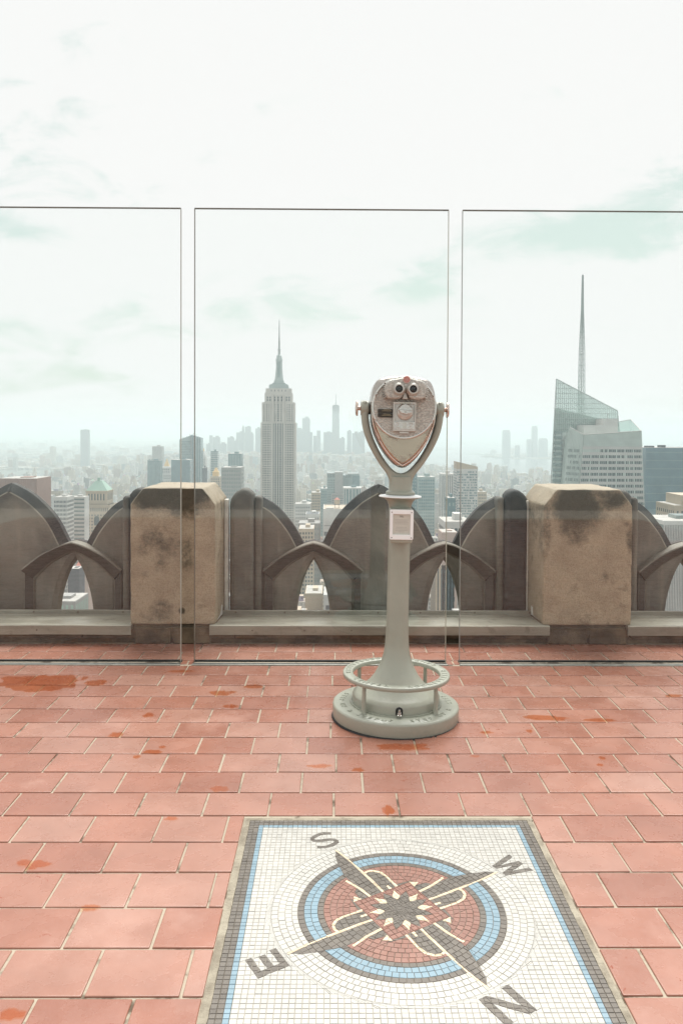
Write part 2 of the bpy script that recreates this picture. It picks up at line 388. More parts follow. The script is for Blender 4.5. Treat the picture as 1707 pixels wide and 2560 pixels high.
def puddle_material():
    t = NT('rain_water_film'); t.n.remove(t.b)
    tr = t.node('ShaderNodeBsdfTransparent'); tr.inputs[0].default_value = (.97, .74, .58, 1)
    gl = t.node('ShaderNodeBsdfGlossy'); gl.inputs['Roughness'].default_value = 0.02
    fr = t.node('ShaderNodeFresnel'); fr.inputs['IOR'].default_value = 1.33
    bk = t.node('ShaderNodeNewGeometry').outputs['Backfacing']; f_ = t.math('MULTIPLY', fr.outputs[0], t.math('SUBTRACT', 1.0, bk))
    mx = t.node('ShaderNodeMixShader'); t.l(f_, mx.inputs[0]); t.l(tr.outputs[0], mx.inputs[1]); t.l(gl.outputs[0], mx.inputs[2])
    t.l(mx.outputs[0], t.out.inputs['Surface']); return t.mat
M['puddle'] = puddle_material()
def tessera(name, c, var=.1):
    t = NT(name); rnd = t.node('ShaderNodeNewGeometry').outputs['Random Per Island']; P = t.pos()
    k = t.math('MULTIPLY', t.rng(rnd, 0, 1, 1-var, 1+var*.6, False), t.rng(t.noise(3, 4, .6, P), .3, .7, .93, 1.05, False))
    cv = t.node('ShaderNodeCombineXYZ'); [t.l(k, cv.inputs[i]) for i in range(3)]
    col = t.mix(1, c, cv.outputs[0], 'MULTIPLY')
    grime = t.rng(t.noise(11, 6, .7, P, .4), .66, .75, 0, .55); col = t.mix(grime, col, tuple(x*.45 for x in c))
    t.bump(t.noise(190, 3, .6, P), .15, .002)
    return t.set(col, t.rng(t.noise(30, 3, .5, P), .3, .7, .3, .5, False), 0, .5)
TESS = {'white': tessera('white_tessera', (.475, .462, .425), .09), 'grey': tessera('grey_tessera', (.130, .112, .092), .18),
        'blue': tessera('blue_tessera', (.195, .295, .355), .12), 'red': tessera('red_tessera', (.265, .128, .094), .14),
        'cream': tessera('cream_tessera', (.72, .59, .42), .08)}
M['tess_grout'] = simple('mosaic_grout', (.17, .145, .115), .9, 0, .3, 12, .4, 200); M['tess_grout_pale'] = simple('pale_mosaic_grout', (.37, .34, .29), .9, 0, .2, 12, .4, 200)
def concrete_material():
    t = NT('rough_concrete_strip'); P = t.pos()
    c = t.mix(t.rng(t.noise(9, 7, .7, P), .35, .65), (.42, .375, .29), (.235, .20, .15)); t.bump(t.noise(120, 6, .75, P), .9, .005)
    return t.set(c, .9)
M['concrete'] = concrete_material()
# viewer finishes
def viewer_paint():
    t = NT('sage_grey_enamel'); O = t.obj()
    c = t.mix(t.rng(t.noise(5, 5, .6, O), .3, .7), (.37, .38, .315), (.32, .33, .272))
    t.bump(t.math('ADD', t.noise(75, 4, .6, O), t.math('MULTIPLY', t.noise(18, 3, .5, O), 1.2)), .16, .004)
    return t.set(c, t.rng(t.noise(14, 3, .5, O), .3, .7, .28, .42, False), 0, .55)
M['paint'] = viewer_paint()
def chrome_material():
    t = NT('worn_chrome'); O = t.obj()
    stain = t.rng(t.noise(9, 5, .6, O, .8), .5, .56, 0, .5)
    c = t.mix(stain, (.47, .435, .40), (.36, .33, .29)); t.bump(t.noise(6, 3, .5, O), .06, .01)
    return t.set(c, t.rng(stain, 0, .5, .18, .32, False), .9)
M['chrome'] = chrome_material()
def shield_material():
    t = NT('tarnished_nickel'); O = t.obj()
    stain = t.rng(t.noise(11, 5, .6, t.mapped(O, loc=(.3, 0, .1)), 1.0), .5, .54, 0, .7)
    c = t.mix(stain, (.52, .43, .33), (.33, .315, .265)); t.bump(t.noise(14, 4, .5, O), .12, .006)
    return t.set(c, t.rng(stain, 0, .7, .16, .38, False), .85)
M['shield'] = shield_material()
def hammered(name, col):
    t = NT(name); O = t.obj()
    w = t.mapped(O, (1, 1, 2.3), rot=(0, .35, 0))
    h = t.math('SUBTRACT', t.noise(120, 3, .55, w, 1.2), t.math('MULTIPLY', t.voro(95, w), .6))
    rec = t.rng(h, .05, .35); c = t.mix(rec, tuple(x*.66 for x in col), col)
    t.bump(h, .75, .004); return t.set(c, .38, .35, .5)
M['hammer'] = hammered('hammered_nickel', (.60, .59, .535))
M['nickel'] = simple('satin_nickel', (.55, .535, .49), .3, .5, .1, 20, .08, 60)
M['nickel_lite'] = simple('bright_nickel', (.60, .59, .55), .25, .7, .1, 20)
M['copper'] = simple('worn_brass', (.66, .53, .46), .24, .85, .15, 20)
M['lens'] = simple('dark_lens', (.012, .016, .014), .12, 0, .1, 5, spec=.6)
M['red'] = simple('red_enamel', (.50, .16, .13), .4, 0, .1, 30)
M['redlite'] = simple('badge_rim', (.62, .42, .37), .4, .3, .1, 30)
M['blackplate'] = simple('black_label', (.030, .024, .015), .4)
M['gold_print'] = simple('gold_print', (.30, .25, .15), .45)
M['whiteplate'] = simple('white_enamel', (.88, .89, .885), .35, 0, .03, 10)
M['paper'] = simple('cream_card', (.58, .565, .50), .5, 0, .05, 10)
M['print'] = simple('grey_print', (.22, .21, .19), .6)
M['print_faint'] = simple('faint_grey_print', (.40, .39, .35), .6)
M['steel'] = simple('bolt_steel', (.45, .44, .42), .25, 1.0, .2, 60)
# ------------------------------------------------------------------ city materials
def city_material():
    t = NT('city_facades'); g = t.node('ShaderNodeNewGeometry'); P = g.outputs['Position']; N = g.outputs['Normal']
    at = t.node('ShaderNodeAttribute', attribute_name='tint'); x, y, z = t.xyz(P); nx, ny, nzz = t.xyz(N)
    isx = t.math('GREATER_THAN', t.math('ABSOLUTE', nx), .5)
    u = t.math('ADD', t.math('MULTIPLY', x, t.math('SUBTRACT', 1.0, isx)), t.math('MULTIPLY', y, isx))
    al = at.outputs['Alpha']
    bay = t.math('MULTIPLY_ADD', al, 2.6, 2.5)
    ub = t.math('DIVIDE', u, bay); vb = t.math('DIVIDE', z, 3.7)
    fu = t.math('FRACT', ub); fv = t.math('FRACT', vb)
    thr = t.math('MULTIPLY_ADD', t.math('FRACT', t.math('MULTIPLY', al, 7.31)), .3, .3)
    wmask = t.math('MULTIPLY', t.math('GREATER_THAN', fu, thr), t.math('GREATER_THAN', fv, .42))
    wn_ = t.node('ShaderNodeTexWhiteNoise', noise_dimensions='2D'); cv = t.node('ShaderNodeCombineXYZ')
    t.l(t.math('FLOOR', ub), cv.inputs[0]); t.l(t.math('FLOOR', vb), cv.inputs[1]); t.l(cv.outputs[0], wn_.inputs['Vector'])
    flat = t.math('LESS_THAN', t.math('ABSOLUTE', nzz), .3)
    wmask = t.math('MULTIPLY', t.math('MULTIPLY', wmask, flat), t.math('MULTIPLY_ADD', wn_.outputs['Value'], .5, .5))
    grime = t.rng(t.noise(.05, 5, .6, P), .3, .7, .88, 1.1, False); cg = t.node('ShaderNodeCombineXYZ'); [t.l(grime, cg.inputs[i]) for i in range(3)]
    wall = t.mix(1, at.outputs['Color'], cg.outputs[0], 'MULTIPLY')
    rn = t.rng(t.noise(.18, 4, .65, P), .35, .65, .72, 1.2, False); cr_ = t.node('ShaderNodeCombineXYZ'); [t.l(rn, cr_.inputs[i]) for i in range(3)]
    roof = t.mix(1, wall, cr_.outputs[0], 'MULTIPLY')
    col = t.mix(t.math('GREATER_THAN', nzz, .5), wall, roof)
    col = t.mix(t.math('MULTIPLY', wmask, .8), col, (.075, .10, .105))
    return t.set(col, .7, 0, .3)
M['city'] = city_material()
def P_(name, c, rough=.7, var=.1, scale=.08, metal=0): return simple(name, c, rough, metal, var, scale, use_pos=True)
M['limestone'] = P_('grey_limestone', (.50, .475, .43)); M['limestone_dk'] = P_('spandrel_aluminium', (.19, .195, .185), .5)
M['win'] = P_('window_glass', (.065, .09, .095), .15, .25, .12); M['win_lt'] = P_('pale_window_glass', (.20, .25, .24), .2, .2, .2)
M['steelcrown'] = P_('crown_metal', (.36, .43, .41), .35, .1); M['steeldk'] = P_('crown_shadow_metal', (.20, .28, .27), .4)
M['mast'] = P_('mast_steel', (.33, .38, .36), .4); M['white_b'] = P_('white_cladding', (.54, .535, .51)); M['tan_b'] = P_('tan_brick', (.46, .385, .29))
M['brown_b'] = P_('red_brown_granite', (.30, .19, .155)); M['copper_roof'] = P_('green_copper_roof', (.30, .43, .36)); M['gold'] = P_('gold_leaf', (.72, .50, .22), .35)
M['teal'] = P_('teal_curtain_wall', (.12, .20, .215), .2, .2, .1); M['teal_lt'] = P_('pale_teal_glass', (.27, .35, .345), .2, .15, .1)
M['blue'] = P_('blue_curtain_wall', (.12, .19, .225), .2, .12, .1); M['mull'] = P_('mullion_metal', (.42, .47, .45), .4)
M['grey_b'] = P_('grey_concrete', (.30, .30, .285)); M['far'] = P_('distant_tower_cladding', (.20, .23, .235), .4); M['roofgrey'] = P_('roof_membrane', (.42, .41, .38), .9, .25, .3)
M['pink'] = P_('pinkish_stucco', (.47, .37, .32)); M['redroof'] = P_('red_roof', (.48, .19, .15)); M['darkbox'] = P_('dark_slate_cladding', (.085, .095, .105))
def glassy_crown():
    t = NT('pale_green_glass_screen'); t.set((.52, .62, .58), .15)
    tr = t.node('ShaderNodeBsdfTransparent'); tr.inputs[0].default_value = (.80, .92, .88, 1)
    mx = t.node('ShaderNodeMixShader'); mx.inputs[0].default_value = .55; t.l(tr.outputs[0], mx.inputs[1]); t.l(t.b.outputs[0], mx.inputs[2])
    t.l(mx.outputs[0], t.out.inputs['Surface']); return t.mat
M['screen'] = glassy_crown(); M['palegreen'] = P_('pale_green_cladding', (.47, .54, .50), .3, .12, .15); M['midgreen'] = P_('mid_green_glass', (.62, .70, .665), .55, .15, .12)
M['water'] = NT('river_water').set((.05, .07, .075), .22, 0, .5)
M['street'] = P_('asphalt_streets', (.10, .10, .10), .9, .3, .03); M['land'] = P_('distant_land', (.12, .135, .115), .95, .3, .002)

def project(p):
    """world point -> photo-sized frame coordinates (1707 x 2560), used only to see which pieces are in view"""
    q = CAM_ROT.transposed() @ (Vector(p) - Vector((0, 0, EYE)))
    if q.z > -1e-6: return None
    return 853.5+2014*q.x/-q.z, 1280-159.8-2014*q.y/-q.z
def in_frame(p, m=60):
    s = project(p); return s is not None and -m < s[0] < 1707+m and -m < s[1] < 2560+m

# ------------------------------------------------------------------ deck floor
FX0, FX1, FY0, FY1 = -4.6, 4.6, -3.0, 4.90
MX0, MX1, MY1, MY0 = -0.2725, 0.6495, 2.664, 1.66          # mosaic outer edge
FR = 0.021                                                  # concrete strip round it
mb = MB(); mb.box(FX0, FX1, FY0-.1, 5.75, -.45, -.0042)
floor = mb.build('floor', M['grout'], fixn=False)
tag(floor, 'red tiled terrace floor with pale mortar joints', kind='structure')
mb = MB(); mb.box(-14, 14, -9, 5.7, -259.9, -.46); tower_body = mb.build('tower_shaft', M['limestone'], fixn=False)
tag(tower_body, 'stone tower shaft carrying the terrace', kind='structure')

PIT, LEN, JT = 0.1745, 0.2235, 0.0072
tile_mesh = []
def make_tile_mesh(w, d, key):
    mb = MB(); mb.box(-w/2, w/2, -d/2, d/2, -.012, 0)
    me = mb.mesh('quarry_tile_%s' % key, M['tile'], bevel=.0022, segs=2); return me
tile_full = [make_tile_mesh(LEN-JT-random.uniform(-.001, .0015), PIT-JT-random.uniform(-.001, .0015), 'full%d' % i) for i in range(5)]
rest = []      # tiles out of sight, joined
visible_tiles = []
def put_tile(x0, x1, y0, y1, rnd):
    w, d = x1-x0, y1-y0
    if w < .02 or d < .02: return
    visible_tiles.append((x0, x1, y0, y1, rnd))
def lay_row(y0, y1, phase, cut=None):
    n0 = math.floor((FX0-phase)/LEN)
    for n in range(n0, int((FX1-FX0)/LEN)+n0+2):
        a = phase+n*LEN+JT/2; b = a+LEN-JT
        a = max(a, FX0); b = min(b, FX1)
        if b-a < .02: continue
        if cut and b > cut[0] and a < cut[1]:
            if a < cut[0]-.02: put_tile(a, cut[0]-.003, y0, y1, 0)
            if b > cut[1]+.02: put_tile(cut[1]+.003, b, y0, y1, 0)
        else: put_tile(a, b, y0, y1, 0)
y = 4.443; k = 0
rows = []
while y > FY0+.2:
    rows.append((y-PIT+JT/2, y-JT/2, k)); y -= PIT; k += 1
# behind the panes
rows.append((4.5445+JT/2, 4.719-JT/2, 1)); rows.append((4.719+JT/2, 4.895, 0))
for (y0, y1, k) in rows:
    phase = (.003 if k % 2 else .1075) + random.uniform(-.012, .012)
    cut = (MX0-FR, MX1+FR) if (y1 < MY1+FR+.02 and y1 > MY0-FR) else None
    yy0, yy1 = y0, y1
    if cut and y0 < MY0-FR: yy0 = y0
    lay_row(yy0, yy1, phase, cut)
kept = []
for tdef in visible_tiles:
    x0, x1, y0, y1, _ = tdef; c = ((x0+x1)/2, (y0+y1)/2, 0)
    (kept if (in_frame(c, 230)) else rest).append(tdef)
kept.sort(key=lambda t: t[2]); rest += kept[298:]; kept = kept[:298]
cutcache = {}
for (x0, x1, y0, y1, _) in kept:
    w, d = x1-x0, y1-y0
    if abs(w-(LEN-JT)) < .002 and abs(d-(PIT-JT)) < .002: me = random.choice(tile_full)
    else:
        kk = (round(w, 3), round(d, 3))
        if kk not in cutcache: cutcache[kk] = make_tile_mesh(w, d, 'cut')
        me = cutcache[kk]
    o = link('floor_tile', me, floor)
    o.location = ((x0+x1)/2+random.uniform(-.0008, .0008), (y0+y1)/2, random.uniform(-.0008, .0008))
    o.rotation_euler = (random.gauss(0, .0025), random.gauss(0, .0025), random.gauss(0, .003))
mb = MB()
for (x0, x1, y0, y1, _) in rest: mb.box(x0, x1, y0, y1, -.012, 0)
tag(mb.build('floor_tile', M['tile'], floor, fixn=False), kind='stuff')

# ------------------------------------------------------------------ compass mosaic
moz = empty('compass_mosaic', (0, 0, 0))
tag(moz, 'square compass mosaic of small tiles with letters S W N E set in the floor', 'mosaic')
mb = MB(); mb.box(MX0, MX1, MY0, MY1, -.0040, -.0014)
mb.build('mortar_bed', M['tess_grout'], moz, fixn=False)
mb = MB(); mb.box(MX0+.0478, MX1-.0478, MY0+.0478, MY1-.0478, -.003, -.0010); mb.build('pale_mortar_bed', M['tess_grout_pale'], moz, fixn=False)
mb = MB(); mb.lathe([(0, -.003), (.281, -.003), (.281, -.0007), (0, -.0007)], 96); o = mb.build('mortar_disc', M['tess_grout'], moz); o.location = (.1885, 2.163, 0); o.scale = (1, 1.045, 1)
mb = MB()
def rough_strip(x0, x1, y0, y1, n):
    lx = x1-x0 > y1-y0
    for i in range(n):
        a, b = i/n, (i+1)/n; j = [.0016*mnoise.noise(Vector((i*.23+x0*9, y0*7, q_*5))) for q_ in (0, 1)]
        if lx: mb.box(x0+(x1-x0)*a, x0+(x1-x0)*b, y0+j[0], y1+j[1], -.0072, .0002+random.uniform(-.0002, .0002))
        else: mb.box(x0+j[0], x1+j[1], y0+(y1-y0)*a, y0+(y1-y0)*b, -.0072, .0002+random.uniform(-.0002, .0002))
rough_strip(MX0-FR, MX1+FR, MY1+.0005, MY1+FR*.75, 140)
rough_strip(MX0-FR, MX0-.0005, MY0-FR, MY1, 150); rough_strip(MX1+.0005, MX1+FR*.8, MY0-FR, MY1, 150); rough_strip(MX0, MX1, MY0-FR, MY0-.0005, 120)
mb.build('concrete_border', M['concrete'], moz)

T = 0.0159
CX, CYM, YS = 0.1885, 2.163, 1.045
def clip_half(poly, a, b, c):           # keep a*x+b*y<=c
    out = []; n = len(poly)
    for i in range(n):
        p, q = poly[i], poly[(i+1) % n]; dp = a*p[0]+b*p[1]-c; dq = a*q[0]+b*q[1]-c
        if dp <= 0: out.append(p)
        if (dp < 0 < dq) or (dq < 0 < dp):
            t_ = dp/(dp-dq); out.append((p[0]+(q[0]-p[0])*t_, p[1]+(q[1]-p[1])*t_))
    return out
def area(p): return .5*sum(p[i][0]*p[(i+1) % len(p)][1]-p[(i+1) % len(p)][0]*p[i][1] for i in range(len(p)))
def ccw(p): return p if area(p) > 0 else p[::-1]
def halfplanes(conv):
    h = []; n = len(conv)
    for i in range(n):
        p, q = conv[i], conv[(i+1) % n]; ex, ey = q[0]-p[0], q[1]-p[1]; L = math.hypot(ex, ey)
        if L < 1e-9: continue
        a, b = ey/L, -ex/L; h.append((a, b, a*p[0]+b*p[1]))
    return h
def split(poly, H):
    """inside piece, outside pieces of a convex polygon against a convex clip"""
    outs = []; cur = poly
    for a, b, c in H:
        o_ = clip_half(cur, -a, -b, -c)
        if len(o_) > 2 and abs(area(o_)) > 2e-6: outs.append(o_)
        cur = clip_half(cur, a, b, c)
        if len(cur) < 3: return None, outs
    return (cur if abs(area(cur)) > 2e-6 else None), outs
frags = []      # (poly, colour)
nx, ny = round((MX1-MX0)/T), round((MY1-MY0)/T)
tx, ty = (MX1-MX0)/nx, (MY1-MY0)/ny
gx = [MX0+i*tx+(random.gauss(0, .0005) if 0 < i < nx else 0) for i in range(nx+1)]; gy = [MY0+i*ty+(random.gauss(0, .0005) if 0 < i < ny else 0) for i in range(ny+1)]
disc = ccw([(CX+.3515*math.cos(2*math.pi*i/120), CYM+YS*.3515*math.sin(2*math.pi*i/120)) for i in range(120)]); HD = halfplanes(disc)
for i in range(nx):
    for j in range(ny):
        jx, jy = random.gauss(0, .0006), random.gauss(0, .0006)
        p = [(gx[i], gy[j]), (gx[i+1], gy[j]), (gx[i+1], gy[j+1]), (gx[i], gy[j+1])]
        col = 'grey' if min(i, nx-1-i, j, ny-1-j) < 2 else ('blue' if min(i, nx-1-i, j, ny-1-j) == 2 else 'white')
        if col != 'white':
            frags.append((p, col)); continue
        ds = [math.hypot(x-CX, (y-CYM)/YS) for x, y in p]
        if max(ds) < .349: continue
        if min(ds) > .3545: frags.append((p, col)); continue
        _, outs = split(p, HD)
        best = max(outs, key=area, default=None)
        for o_ in outs:
            if abs(area(o_)) > 4e-6: frags.append((o_, col))
bands = [(.352, .3335, 'white'), (.3335, .315, 'white'), (.315, .297, 'white'), (.297, .281, 'white'), (.281, .264, 'grey'), (.264, .2455, 'blue'), (.2455, .227, 'blue'), (.227, .211, 'grey')]
r_ = .211
while r_ > .02: bands.append((r_, r_-.0176, 'red')); r_ -= .0176
for (ro, ri, col) in bands:
    n = max(6, round(2*math.pi*(ro+ri)/2/.0178)); off = random.random()
    for i in range(n):
        a0, a1 = 2*math.pi*(i+off)/n, 2*math.pi*(i+off+1)/n
        frags.append((ccw([(CX+r*math.cos(a), CYM+YS*r*math.sin(a)) for r, a in ((ri, a0), (ro, a0), (ro, a1), (ri, a1))]), col))
# the middle square is laid as a grid turned with the compass
SQ = ccw([(CX+x*math.cos(R(31))-y*math.sin(R(31)), CYM+YS*(x*math.sin(R(31))+y*math.cos(R(31)))) for x, y in ((-.092,-.092),(.092,-.092),(.092,.092),(-.092,.092))])
HS = halfplanes(SQ); new = []
for p, c in frags:
    if math.hypot(p[0][0]-CX, p[0][1]-CYM) > .19: new.append((p, c)); continue
    new += [(o_, c) for o_ in split(p, HS)[1]]
frags = new
for i in range(11):
    for j in range(11):
        q = [(-.092+.184*a/11, -.092+.184*b/11) for a, b in ((i, j), (i+1, j), (i+1, j+1), (i, j+1))]
        frags.append((ccw([(CX+x*math.cos(R(31))-y*math.sin(R(31)), CYM+YS*(x*math.sin(R(31))+y*math.cos(R(31)))) for x, y in q]), 'red'))
# design shapes laid over, in order
shapes = []
def loc2w(p, ang): c, s = math.cos(ang), math.sin(ang); return (CX+p[0]*c-p[1]*s, CYM+YS*(p[0]*s+p[1]*c))
def shape(pts, ang, col, cells=None): shapes.append((ccw([loc2w(p, ang) for p in pts]), col))
def strip(path, w, ang, col):
    for a, b in zip(path[:-1], path[1:]):
        d = Vector((b[0]-a[0], b[1]-a[1])).normalized()*w/2; n = (-d.y, d.x)
        shape([(a[0]-n[0], a[1]-n[1]), (b[0]-n[0], b[1]-n[1]), (b[0]+n[0], b[1]+n[1]), (a[0]+n[0], a[1]+n[1])], ang, col)
A0 = R(31)
for q in range(4):
    an = A0+q*math.pi/2
    shape([(.09, .04), (.215, .05), (.17, .058), (.135, .072), (.112, .092), (.092, .118), (.09, .118)], an, 'grey')
    shape([(.09, -.048), (.165, -.052), (.186, -.044), (.196, -.026), (.198, -.006), (.09, -.006)], an, 'grey')
    shape([(.09, -.13), (.092, -.118), (.104, -.085), (.118, -.06), (.12, -.05), (.09, -.05)], an, 'grey')
    shape([(.088, -.008), (.342, -.001), (.318, .018), (.29, .028), (.215, .05), (.088, .046)], an, 'grey')
for q in range(4):
    an = A0+q*math.pi/2
    shape([(.094, .066), (.118, .078), (.094, .094)], an, 'cream')
    strip([(.09, .040), (.14, .045), (.192, .058)], .0085, an, 'cream')
    strip([(.09, -.004), (.16, -.006), (.23, -.007)], .0085, an, 'cream'); strip([(.23, -.007), (.29, -.006), (.347, -.001)], .006, an, 'cream')
    strip([(.09, -.051), (.15, -.055), (.176, -.051), (.193, -.038), (.199, -.020), (.194, -.006)], .0085, an, 'cream')
    strip([(.09, -.030), (.112, -.031)], .009, an, 'cream')
shape([(-.092, -.092), (.092, -.092), (.092, .092), (-.092, .092)], A0, 'red')
for q in range(8):
    an = A0+q*math.pi/4
    shape([(0.02, -.017), (.05, -.019), (.086, 0), (.05, .019), (.02, .017)], an, 'grey')
for q in range(8):
    an = A0+(q+.5)*math.pi/4
    shape([(.0, -.014), (.047, -.017), (.047, .017), (0, .014)], an, 'grey')
    shape([(.044, 0), (.060, -.0115), (.089, 0), (.060, .0115)], an, 'cream')
# letters; up is outwards
def letter(strokes, ang, r0, h, w):
    for poly in strokes:
        shape([(r0+z*h, -(x-.5)*w) for x, z in poly], ang, 'grey')
LE = [[(0,0),(.24,0),(.24,1),(0,1)], [(.24,0),(.95,0),(.95,.2),(.24,.2)], [(.24,.4),(.86,.4),(.86,.6),(.24,.6)], [(.24,.8),(.95,.8),(.95,1),(.24,1)]]
LN = [[(0,0),(.22,0),(.22,1),(0,1)], [(.78,0),(1,0),(1,1),(.78,1)], [(.0,1),(.26,1),(1,0),(.74,0)]]
LW = [[(0,1),(.16,1),(.37,0),(.2,0)], [(.37,0),(.27,0),(.42,1),(.55,.85)], [(.42,1),(.58,1),(.79,0),(.63,0)], [(.79,0),(.63,0),(.84,1),(1,1)]]
sp = smooth_path([(.95,.80),(.72,.93),(.45,.93),(.16,.84),(.13,.66),(.34,.54),(.62,.46),(.85,.34),(.84,.14),(.55,.06),(.28,.07),(.04,.2)], 2)
LS = []
for a, b in zip(sp[:-1], sp[1:]):
    dd = Vector((b[0]-a[0], b[1]-a[1])).normalized()*.085; nn = (-dd.y, dd.x*1.0); e = dd*.5
    LS.append([(a[0]-nn[0]-e.x, a[1]-nn[1]-e.y), (b[0]-nn[0]+e.x, b[1]-nn[1]+e.y), (b[0]+nn[0]+e.x, b[1]+nn[1]+e.y), (a[0]+nn[0]-e.x, a[1]+nn[1]-e.y)])
letter(LW, R(31), .356, .088, .10); letter(LS, R(121), .372, .085, .08); letter(LE, R(211), .362, .085, .078); letter(LN, R(301), .362, .092, .092)
for conv, col in shapes:
    H = halfplanes(conv); bx0, bx1 = min(p[0] for p in conv), max(p[0] for p in conv); by0, by1 = min(p[1] for p in conv), max(p[1] for p in conv)
    new = []
    for p, c in frags:
        if max(q[0] for q in p) < bx0 or min(q[0] for q in p) > bx1 or max(q[1] for q in p) < by0 or min(q[1] for q in p) > by1: new.append((p, c)); continue
        ins, outs = split(p, H)
        if ins is None: new.append((p, c)); continue
        new.append((ins, col))
        for o_ in outs: new.append((o_, c))
    frags = new
def inset(p, d):
    H = halfplanes(p)
    for a, b, c in H:
        p = clip_half(p, a, b, c-d)
        if len(p) < 3: return None
    return p
def tess_geo(p, col):
    g = .00062 if col != 'white' else .0007
    if abs(area(p)) < 9e-5: g = .00022
    q = inset(ccw(p), g)
    if q is None or abs(area(q)) < 4e-7: return None
    n = len(q); h = random.gauss(0, .00022); sx, sy = random.gauss(0, .008), random.gauss(0, .008)
    cx_, cy_ = sum(v[0] for v in q)/n, sum(v[1] for v in q)/n
    q2 = (inset(q, .0005) or q) if abs(area(p)) > 9e-5 else q
    if len(q2) != n: q2 = q
    top = [(x, y, .0004+h+(x-cx_)*sx+(y-cy_)*sy) for x, y in q2]; mid = [(x, y, -.0004+h) for x, y in q]; bot = [(x, y, -.003) for x, y in q]
    fs = [list(range(n))]+[(n+i, n+(i+1) % n, (i+1) % n, i) for i in range(n)]+[(2*n+i, 2*n+(i+1) % n, n+(i+1) % n, n+i) for i in range(n)]
    return top+mid+bot, fs
geos = []
for p, c in frags:
    g = tess_geo(p, c)
    if g: geos.append((g, c, sum(v[0] for v in p)/len(p), sum(v[1] for v in p)/len(p), abs(area(p))))
inview = [i for i, g in enumerate(geos) if in_frame((g[2], g[3], 0), -6)]
inview.sort(key=lambda i: -geos[i][4]/((geos[i][3])**3))
single = set(inview[:296])
join = {c: MB() for c in TESS}
for i, ((vs, fs), c, x_, y_, a_) in enumerate(geos):
    if i in single:
        me = bpy.data.meshes.new('tessera'); me.from_pydata([(v[0]-x_, v[1]-y_, v[2]) for v in vs], [], fs)
        o = link('tessera', me, moz, TESS[c]); o.location = (x_, y_, 0)
    else: join[c].add(vs, fs)
for c, m_ in join.items():
    if m_.v: tag(m_.build('tessera', TESS[c], moz, fixn=False), kind='stuff')

# ------------------------------------------------------------------ rain puddles
PUD = [(-1.52, 4.13, .25, .16, 'large wet puddle on the tiles near the left glass pane'), (-1.22, 4.13, .07, .05, 'small wet patch just right of the large puddle at left'),
       (-1.70, 3.80, .12, .085, 'wet patch at the left edge below the large puddle'), (.955, 3.63, .12, .035, 'long thin wet streak right of the viewer base'),
       (1.20, 3.60, .085, .022, 'thin wet streak farther right of the longer streak'), (.29, 3.29, .12, .042, 'wet patch on the tile just in front of the viewer base'),
       (.19, 2.735, .022, .04, 'small orange wet spot at the top edge of the mosaic'), (-.82, 4.33, .07, .022, 'wet mark on the tiles below the left pane gap'),
       (-.92, 3.42, .035, .035, 'round wet mark halfway between the left edge and the viewer'), (-1.20, 2.53, .09, .035, 'faint wet blotch at the left edge in the foreground'),
       (-.05, 3.10, .05, .02, 'thin broken wet mark left of the path to the viewer'), (-.40, 4.07, .06, .03, 'ragged wet mark in front of the centre pane')]
MARKS = [(-0.547, 3.969, 0.075, 0.054), (-0.480, 3.779, 0.045, 0.036), (-0.837, 3.656, 0.032, 0.040), (-0.724, 3.237, 0.049, 0.031), (-0.777, 3.189, 0.021, 0.022), (-0.699, 3.287, 0.018, 0.018), (-0.408, 2.900, 0.047, 0.032), (0.098, 3.066, 0.027, 0.024), (0.570, 3.195, 0.024, 0.017), (0.856, 3.468, 0.017, 0.026), (1.075, 3.179, 0.016, 0.022), (1.043, 3.111, 0.017, 0.017), (0.668, 3.452, 0.038, 0.020), (1.680, 3.937, 0.052, 0.033), (-0.895, 2.393, 0.058, 0.034), (-0.536, 2.677, 0.029, 0.018), (-0.654, 2.172, 0.035, 0.020), (-0.709, 1.771, 0.039, 0.027)]
MLAB = ['ragged damp mark on the tiles below the middle pane, left of the viewer', 'small damp mark just nearer than the ragged one left of the viewer', 'round damp drip left of the middle of the floor', 'broken damp streak halfway down the floor at left', 'smallest damp spot beside the broken streak at left', 'tiny damp spot above the broken streak at left', 'damp smear on the tile above the left corner of the mosaic', 'damp spot below the left side of the viewer base', 'small damp fleck right of the viewer base, low', 'small damp fleck right of the viewer base, high', 'upper of two damp spots in the right half of the floor', 'lower of two damp spots in the right half of the floor', 'thin damp streak close to the right of the viewer base', 'damp mark near the right edge below the right pane', 'faint damp blotch at the left edge level with the letter S', 'faint damp smear left of the mosaic top corner', 'faint damp mark left of the mosaic, level with the blue ring', 'damp mark at the lower left corner of the floor']
PUD += [(a, b, c*.9, d*.8, l) for (a, b, c, d), l in zip(MARKS, MLAB)]
for pi, (px, py, rx, ry, lab) in enumerate(PUD):
    n = 72; vs = [(0, 0, .0016)]; rng_ = random.Random(pi+3)
    o1 = rng_.uniform(0, 50)
    for i in range(n):
        a = 2*math.pi*i/n
        k = .85+.42*mnoise.fractal(Vector((math.cos(a)*1.25+o1, math.sin(a)*1.25, pi)), .85, 2.1, 5)
        vs.append((rx*max(.25, k)*math.cos(a), ry*max(.25, k)*math.sin(a), .0016))
    me = bpy.data.meshes.new('puddle'); me.from_pydata(vs, [], [(0, 1+i, 1+(i+1) % n) for i in range(n)])
    o = link('puddle', me, None, M['puddle']); o.location = (px, py, 0.0003*(pi % 3))
    tag(o, lab, 'puddle', 'rain puddles on the terrace')

